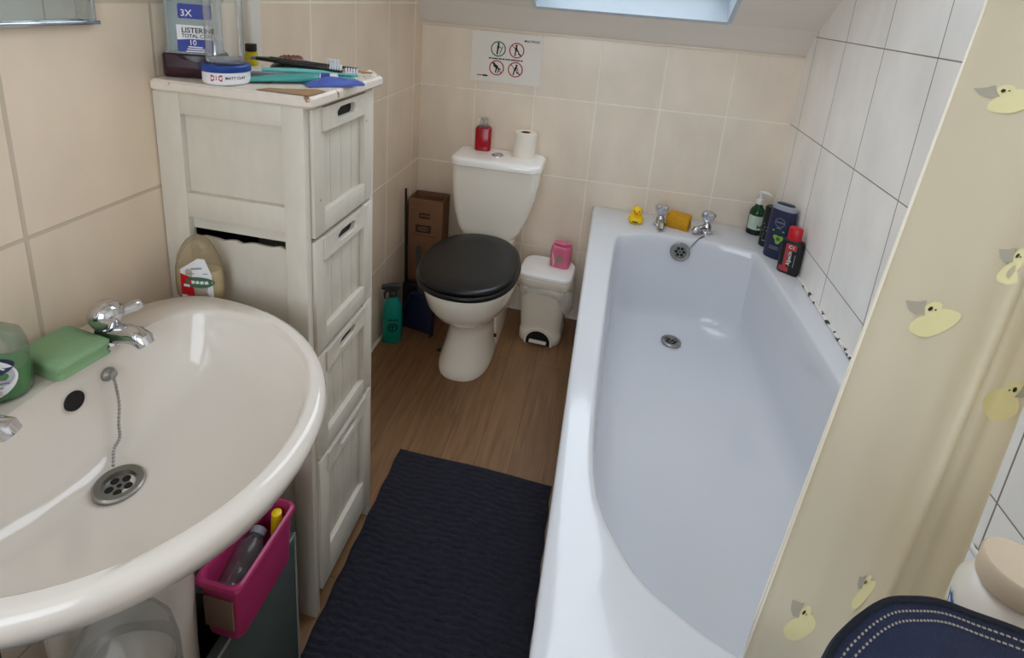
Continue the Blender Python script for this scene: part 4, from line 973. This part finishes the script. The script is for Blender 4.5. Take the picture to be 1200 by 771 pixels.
t = thing('deodorant_can', 'short black body spray can, second of the rim bottles from back wall', 'can', (1.424, -.165, .549), -.5, GB)
b = MB(); b.lathe([(.022, 0), (.0245, .003), (.0245, .118), (.021, .126)], 32); b.build('body', 'blackp', t)
b = MB(); b.lathe([(.0235, .124), (.0235, .150), (.020, .155), (.0005, .156)], 32); b.build('cap', 'blackp', t)
b = MB(); oc2 = on_cyl(.0245, -PI/2-.15)
for k in range(6): stroke(b, (-.010+.004*(k % 2), .09-.013*k), (.010-.003*(k % 3), .092-.013*k), .006-.001*(k % 2), oc2)
b.build('label_print', 'silver', t, smooth=0, recalc=False)

t = thing('shower_gel_bottle', 'large navy shower gel bottle with silver shoulder, tallest on the bath rim', 'bottle', (1.434, -.262, .549), -.62, GB)
def sg(rx, ry, z): return ell(0, 0, rx, ry, z, 40, 2.7)
b = MB(); b.loft([sg(.038, .019, 0), sg(.041, .022, .004), sg(.042, .0225, .05), sg(.0425, .0225, .12), sg(.041, .022, .175), sg(.039, .021, .182)]); b.build('body', 'navy', t, smooth=50)
b = MB(); b.loft([sg(.0395, .0215, .182), sg(.040, .022, .186), sg(.038, .020, .197), sg(.030, .016, .1995)]); b.build('cap', 'silver', t, smooth=50)
b = MB(); b.loft([sg(.029, .015, .1985), sg(.029, .015, .2015), sg(.026, .013, .203)]); b.build('cap_top', 'navy', t, smooth=50)
def on_sg(k): return lambda x, y: (x, -.0227*(max(0, 1-(abs(x)/.0427)**2.7))**(1/2.7)-k, y)
b = MB(); ringc = [( .017*math.cos(2*PI*k/28), .138+.017*math.sin(2*PI*k/28)) for k in range(28)]
n = 28; P = [on_sg(.0006)(q*math.cos(2*PI*k/n), .138+q*math.sin(2*PI*k/n)) for q in (.0165, .0152) for k in range(n)]; b.mesh(P, [(k, (k+1) % n, n+(k+1) % n, n+k) for k in range(n)])
b.text('NIVEA', .0092, lambda x, y: on_sg(.0008)(x, y+.138)); b.text('MEN', .007, lambda x, y: on_sg(.0008)(x, y+.117)); b.mi = 1
b.patch([(.004+(.015+.004*math.sin(3*a_))*math.cos(a_), .078+(.015+.004*math.sin(3*a_))*math.sin(a_)) for a_ in [2*PI*k/30 for k in range(30)]], on_sg(.0006))
stroke(b, (-.020, .106), (.020, .108), .004, on_sg(.0006)); b.mi = 2
b.patch([(.004+.007*math.cos(2*PI*k/16), .078+.007*math.sin(2*PI*k/16)) for k in range(16)], on_sg(.0010)); b.mi = 0
for k in range(2): stroke(b, (-.02, .045-.007*k), (.012, .046-.007*k), .002, on_sg(.0006))
b.build('label', ['silver', 'lime', 'ink_green'], t, smooth=0, recalc=False)

t = thing('shampoo_bottle', 'black shampoo bottle with a bright red cap, nearest of the rim bottles', 'bottle', (1.446, -.372, .549), -.62, GB)
def sh(rx, ry, z): return [(x, y, z) for x, y in rrect(-rx, rx, -ry, ry, min(.012, ry*.8), 5)]
b = MB(); b.loft([sh(.031, .015, 0), sh(.034, .0175, .004), sh(.035, .018, .06), sh(.035, .018, .108), sh(.032, .0165, .116), sh(.022, .014, .120)]); b.build('body', 'blackp', t, smooth=50)
b = MB(); b.loft([[(x, y, z) for x, y, _ in ell(-.002, 0, rx, ry, 0, 28, 2.3)] for rx, ry, z in ((.022, .0155, .119), (.022, .0155, .124), (.021, .015, .160), (.018, .012, .163))]); b.build('cap', 'red', t, smooth=50)
def on_sh(k): return lambda x, y: (x, -.0181-k, y)
b = MB(); b.patch([(-.016, .010), (-.005, .010), (-.004, .105), (-.016, .105)], on_sh(.0004)); b.patch(rrect(-.016, .018, .086, .108, .003), on_sh(.0003)); b.patch(rrect(-.026, .004, .008, .026, .003), on_sh(.0003)); b.mi = 1
b.text('Alpecin', .017, lambda x, y: on_sh(.0009)(-y-.004+.004, x+.058)); b.text('C1', .016, lambda x, y: on_sh(.0009)(x+.002, y+.097)); b.mi = 2
stroke(b, (.016, .03), (.017, .075), .002, on_sh(.0005))
b.build('label', ['ink_red', 'ink_white', 'silver'], t, smooth=0, recalc=False)

# ------------------------------------------------------------------ shower curtain, bunched at the right and hanging into the bath
CT = [((1.3828,-1.1055,1.4259),(1.1086,-1.4740,0.4750)),
      ((1.3824,-1.1214,1.4258),(1.1167,-1.4864,0.4823)),
      ((1.4112,-1.1633,1.4278),(1.1686,-1.4946,0.5358)),
      ((1.4316,-1.2278,1.4290),(1.2008,-1.5192,0.6185)),
      ((1.4331,-1.3064,1.4286),(1.2333,-1.5326,0.7224)),
      ((1.4608,-1.2831,1.4200),(1.2790,-1.4851,0.6764)),
      ((1.4597,-1.3119,1.4307),(1.2978,-1.4986,0.6922)),
      ((1.4494,-1.3507,1.4296),(1.3031,-1.5301,0.7275))]
#CURTAIN_DATA
NS, NT = 84, 60; ZR = 1.86
def surf(u, t_):                              # u along the cloth 0..1, t_ 0 at z 1.43, 1 at the lower measured line
    q = u*(len(CT)-1); i = min(int(q), len(CT)-2); k = q-i
    def cr(j):
        P = [Vector(CT[max(0, min(len(CT)-1, i+d))][j]) for d in (-1, 0, 1, 2)]; a, b_, c, d = P
        return .5*((2*b_)+(c-a)*k+(2*a-5*b_+4*c-d)*k*k+(3*b_-a-3*c+d)*k**3)
    A, B = cr(0), cr(1)
    p = A+(B-A)*t_
    if t_ < 0: p = A+Vector((0, 0, (A.z-B.z)*-t_))+(B-A).normalized()*0
    return p
t = thing('shower_curtain', 'pale yellow shower curtain printed with faint ducks hanging into the bath', 'curtain', (1.27, -1.3, .40))
off = t.location
b = MB(); G = []
for j in range(NT+1):
    row = []
    for i in range(NS+1):
        u = i/NS; top = -(ZR-1.43)/(1.43-.475); tb = 1.0+.12*min(1, u*6)
        s_ = top+(tb-top)*j/NT
        p = surf(u, s_)
        p += Vector((.0012, -.0012, 0))*math.sin(u*40+s_*3)*(1 if i else 0)
        row.append(b.v(p))
    G.append(row)
for j in range(NT):
    for i in range(NS): b._f([G[j][i], G[j][i+1], G[j+1][i+1], G[j+1][i]])
def duck(u0, t0, sc, flip=1, rot=0):
    e = .002; P0 = surf(u0, t0); du = (surf(u0+e, t0)-surf(u0-e, t0))/(2*e); dt = (surf(u0, t0+e)-surf(u0, t0-e))/(2*e)
    nn = du.cross(dt).normalized()
    if nn.dot(Vector((.792, -2.153, 1.373))-P0) < 0: nn = -nn
    lu, lt = du.length, dt.length
    def fn(k):
        def g(x, y):
            c, s2 = math.cos(rot), math.sin(rot); xx, yy = (x*c-y*s2)*sc*flip, (x*s2+y*c)*sc
            return surf(max(.002, min(.998, u0+xx/lu)), t0-yy/lt)+nn*k
        return g
    b.mi = 1
    b.patch([(.022+.030*math.cos(a)*(1+.18*math.cos(2*a)), -.022+.022*math.sin(a)) for a in [2*PI*k/26 for k in range(26)]], fn(.0012))
    b.patch([(.012+.014*math.cos(a), .000+.013*math.sin(a)) for a in [2*PI*k/20 for k in range(20)]], fn(.0014))
    b.mi = 2; b.patch([(-.030, .020), (-.012, .016), (.000, .017), (.001, .004), (.005, -.007), (-.010, -.004), (-.022, .006)], fn(.0018))
    b.mi = 3; dot(b, (.010, .002), .0035, fn(.0022)); dot(b, (.018, -.001), .0014, fn(.0022))
duck(0.300, 0.520, 1.00, 1, 0.00)
duck(0.520, 0.460, 0.90, 1, -0.10)
duck(0.940, 0.690, 1.00, -1, 0.20)
duck(0.450, 0.990, 0.80, 1, -0.20)
duck(0.250, 0.990, 0.90, 1, -0.30)
duck(0.280, 0.160, 0.90, 1, 0.30)
b.build('cloth', ['curtain', 'duck_yellow', 'duck_grey', 'ink'], t, off, smooth=60, recalc=False)
b = MB(); b.tube([surf(0, s_) for s_ in [-.45+1.45*k/30 for k in range(31)]], .0022, 8); b.build('hem', M['hem'], t, off)
b = MB(); b.tube([surf(.075, s_)+Vector((-.002, -.002, 0)) for s_ in [-.45+1.5*k/30 for k in range(31)]], .0018, 8); b.build('hem', M['hem'], t, off)
for k in range(6):
    u = .02+.19*k; p = surf(u, -(ZR-1.43)/(1.43-.475)); b = MB(); b.tube([p+Vector((.014*math.cos(a), 0, .012+.014*math.sin(a))) for a in [2*PI*i/16 for i in range(17)]], .002, 6); b.build('ring', 'chrome', t, off)
r = thing('curtain_rail', 'white curtain rail above the bath', 'rail', (1.40, -1.3, 1.875))
b = MB(); b.tube([(1.40, -1.16, 1.886), (1.40, -2.74, 1.886)], .0115, 14); b.build('pole', 'white_gloss', r, r.location)
b = MB(); b.tube([(1.40, -1.22, 1.893), (1.40, -1.22, 2.17)], .008, 10); b.lathe([(.025, 2.16), (.025, 2.17)], 20, (1.40, -1.22)); b.build('hanger', 'white_gloss', r, r.location)

# ------------------------------------------------------------------ white jug and jeans in front of the curtain
JG = (1.265, -1.636, .5495)
t = thing('laundry_jug', 'milky white plastic jug with a round cream cap at the lower right', 'bottle', JG, .86)
b = MB()
def jr_(rx, ry, z, p=2.6): return ell(0, 0, rx, ry, z, 44, p)
JP = [(.051, .038, 0), (.055, .042, .006), (.056, .043, .10), (.056, .043, .240), (.053, .041, .251), (.045, .036, .259), (.034, .031, .265), (.026, .026, .268), (.025, .025, .28)]
b.loft([jr_(*q, 2.6 if q[2] < .25 else 2.0) for q in JP]); b.build('body', 'jug', t, smooth=50)
b = MB(); b.lathe([(.031, .272), (.032, .276), (.032, .298), (.030, .301), (.0285, .3005), (.0005, .3005)], 36); b.build('cap', 'jug_cap', t)
b = MB()
def on_jug(k):
    def g(x, z):
        a = 2.45+x; c, d = math.cos(a), math.sin(a); q = (abs(c)**2.6+abs(d)**2.6)**(-1/2.6)+k
        return (.056*q*c, .043*q*d, z)
    return g
b.patch([(-.42, .248), (-.28, .244), (0, .241), (.30, .238), (.30, .18), (0, .18), (-.1, .19), (-.25, .215)], on_jug(.012)); b.mi = 1; b.patch([(-.55, .215), (-.42, .230), (-.27, .213), (-.12, .18), (-.5, .17)], on_jug(.010)); b.mi = 2
for k in range(3): stroke(b, (-.12+.1*k, .232-.004*k), (-.06+.1*k, .214-.004*k), .03, on_jug(.018))
b.build('label', ['sky_label', 'yel_label', 'ink_white'], t, smooth=0, recalc=False)

t = thing('jeans', 'dark blue denim jeans with double pale stitching in the lower right corner', 'jeans', (1.12, -1.86, .805))
off = t.location
EDGE = [(1.0, -1.86, .80), (1.012, -1.815, .835), (1.031, -1.78, .861), (1.050, -1.768, .888), (1.071, -1.76, .905), (1.092, -1.757, .911), (1.115, -1.753, .910), (1.145, -1.750, .902), (1.186, -1.746, .891), (1.24, -1.742, .872), (1.30, -1.742, .845), (1.34, -1.745, .82)]
#EDGE_DATA
ed = spline(EDGE, 6)
PR = [(.016, -.09), (.014, -.04), (.010, -.012), (.005, -.002), (0, 0), (-.006, -.0005), (-.012, -.0022), (-.02, -.005), (-.035, -.010), (-.06, -.018), (-.10, -.04), (-.15, -.08), (-.17, -.105)]
def jeans_pt(i, dy, dz, lift=0):
    p = ed[i]; c = i/(len(ed)-1); dx = -.35*dy*math.cos(PI*c)*(1 if dy < 0 else .3)
    z = p.z+dz+lift + .003*math.sin(dy*60+c*9)*(1 if dy < -.025 else 0)
    return Vector((p.x+dx, p.y+dy, max(.806+lift*0, z)))
b = MB()
b.loft([[jeans_pt(i, dy, dz) for dy, dz in PR] for i in range(len(ed))], closed=False)
for f in b.bm.faces:
    if f.calc_center_median().y > -2: pass
b.build('denim', 'denim', t, off, smooth=70, recalc=True)
b = MB(); b.tube([jeans_pt(i, .002, .001) for i in range(len(ed))], .0024, 8); b.build('seam_edge', 'denim_edge', t, off)
for dy, dz in ((-.0065, -.0007), (-.0125, -.0024)):
    b = MB()
    pts = [jeans_pt(i, dy, dz, .0008) for i in range(len(ed))]
    fine = spline(pts, 5)
    for i in range(0, len(fine)-3, 4): b.tube([fine[i], fine[i+1], fine[i+2]], .0008, 5)
    b.build('stitching', 'thread', t, off)
t = thing('laundry_hamper', 'woven laundry hamper under the jeans', 'hamper', (1.265, -1.93, 0))
b = MB()
def hb(d, z): return [(x, y, z) for x, y in rrect(-.175+d, .175-d, -.19+d, .19-d, .03)]
rings = []
for k in range(41):
    z = .78*k/40; rings.append(hb(.02*(1-k/40)+(.003 if k % 2 else 0), z))
b.loft(rings); b.build('basket', 'wicker', t)
b = MB(); b.loft([hb(-.002, .781), hb(-.005, .785), hb(-.005, .80), hb(.003, .804)]); b.build('lid', 'wicker', t)

# ------------------------------------------------------------------ under the basin
t = thing('flat_case', 'flat dark grey case standing on edge under the basin beside the cabinet', 'case', (.291, -1.545, 0))
off = t.location
b = MB(); b.box(.282, .300, -1.685, -1.427, 0, .343, .002); b.build('shell', 'box_grey', t, off)
b = MB(); b.box(.2995, .3012, -1.685, -1.426, .338, .345); b.box(.2995, .3012, -1.431, -1.4255, 0, .338); b.build('edge_strip', 'box_edge', t, off, smooth=0)
t = thing('storage_box', 'black box behind the grey case holding up the pink basket', 'box', (.165, -1.495, 0))
off = t.location
x0, x1, y0_, y1_, h = .06, .278, -1.56, -1.43, .343
b = MB(); b.box(x0, x0+.004, y0_, y1_, 0, h); b.box(x1-.004, x1, y0_, y1_, 0, h); b.box(x0+.004, x1-.004, y1_-.004, y1_, 0, h); b.box(x0+.004, x1-.004, y0_, y0_+.004, 0, h); b.box(x0+.004, x1-.004, y0_+.004, y1_-.004, 0, .004)
b.build('carton', 'blackp', t, off, smooth=0)
b = MB(); b.box(x0-.002, x1+.002, y0_-.002, y1_+.002, h-.03, h+.002); b.build('lid', 'grey_dk', t, off, smooth=0)
t = thing('plastic_basket', 'pink plastic basket on the grey case under the basin', 'basket', (.291, -1.54, .347), 0)
b = MB()
def cr_(d, z): return [(x, y, z) for x, y in rrect(-.036+d, .036-d, -.075+d, .075-d, .014, 5)]
b.loft([cr_(.006, 0), cr_(.005, .003), cr_(.001, .105), cr_(-.003, .107), cr_(-.005, .113), cr_(-.003, .119), cr_(.001, .121), cr_(.005, .116), cr_(.006, .105), cr_(.009, .006)]); b.build('tub', 'crate_pink', t, smooth=45)
b = MB(); b.box(-.024, .026, -.0775, -.0735, .03, .09, .001); b.build('label_panel', pm('brown_card', (112, 92, 78), .8), t)
def jar(name, label, loc, rot, r, h, mat, lidm):
    t = thing(name, label, 'bottle', loc, rot=rot)
    b = MB(); b.lathe([(r*.85, 0), (r, .006), (r, h*.25), (r*.94, h*.28), (r, h*.31), (r, h*.45), (r*.94, h*.48), (r, h*.52), (r, h*.8), (r*.6, h*.95), (r*.5, h)], 28); b.build('body', mat, t, smooth=60)
    b = MB(); b.lathe([(r*.55, h), (r*.55, h*1.1), (r*.4, h*1.12)], 20); b.build('cap', lidm, t)
    return t
jar('travel_bottle', 'clear ribbed plastic bottle lying in the pink basket under the basin', (.284, -1.600, .395), (-1.25, 0, .05), .025, .10, 'clearp', 'silver')
t = thing('marker_pen', 'yellow-capped marker standing in the far end of the pink basket', 'pen', (.300, -1.487, .358), rot=(.0, .06, .2))
b = MB(); b.lathe([(.007, 0), (.008, .003), (.008, .06)], 16); b.build('barrel', 'blackp', t)
b = MB(); b.lathe([(.009, .06), (.009, .09), (.0085, .105), (.002, .108)], 16); b.build('cap', 'yellow', t)
t = thing('bleach_bottle', 'clear plastic bottle with a rounded shoulder standing on a black tub under the basin front', 'bottle', (.315, -1.782, .40), .2)
b = MB(); b.loft([ell(0, 0, rx, ry, z, 40, 2.4) for rx, ry, z in ((.05, .04, 0), (.055, .044, .006), (.056, .045, .12), (.055, .044, .19), (.050, .040, .222), (.040, .033, .240), (.022, .020, .252), (.014, .014, .256))]); b.build('body', 'clearp', t, smooth=50)
b = MB(); b.loft([ell(0, 0, rx*.93, ry*.92, z, 40, 2.4) for rx, ry, z in ((.05, .04, .003), (.055, .044, .009), (.056, .045, .12), (.053, .043, .17))]); b.build('contents', pm('cloudy_liquid', (150, 140, 126), .3), t, smooth=50)
t = thing('storage_tub', 'black storage tub on the floor beneath the front of the basin', 'tub', (.245, -1.87, 0))
b = MB(); b.loft([[(x, y, z) for x, y in rrect(-.15+d, .13-d, -.13+d, .125-d, .03)] for d, z in ((.02, 0), (.015, .004), (.0, .38), (-.006, .385), (-.006, .395), (.0, .3985))]); b.build('shell', 'blackp', t, smooth=45)
t = thing('cleaning_bottle', 'blue-green cleaning bottle in the shadow below the basin at bottom left', 'bottle', (.205, -1.845, .40))
b = MB(); b.lathe([(.03, 0), (.033, .005), (.033, .14), (.02, .19), (.014, .21)], 28); b.build('body', pm('petrol_plastic', (16, 74, 92), .3), t, smooth=50)
b = MB(); b.lathe([(.016, .208), (.016, .235), (.012, .238)], 20); b.build('cap', 'blackp', t)
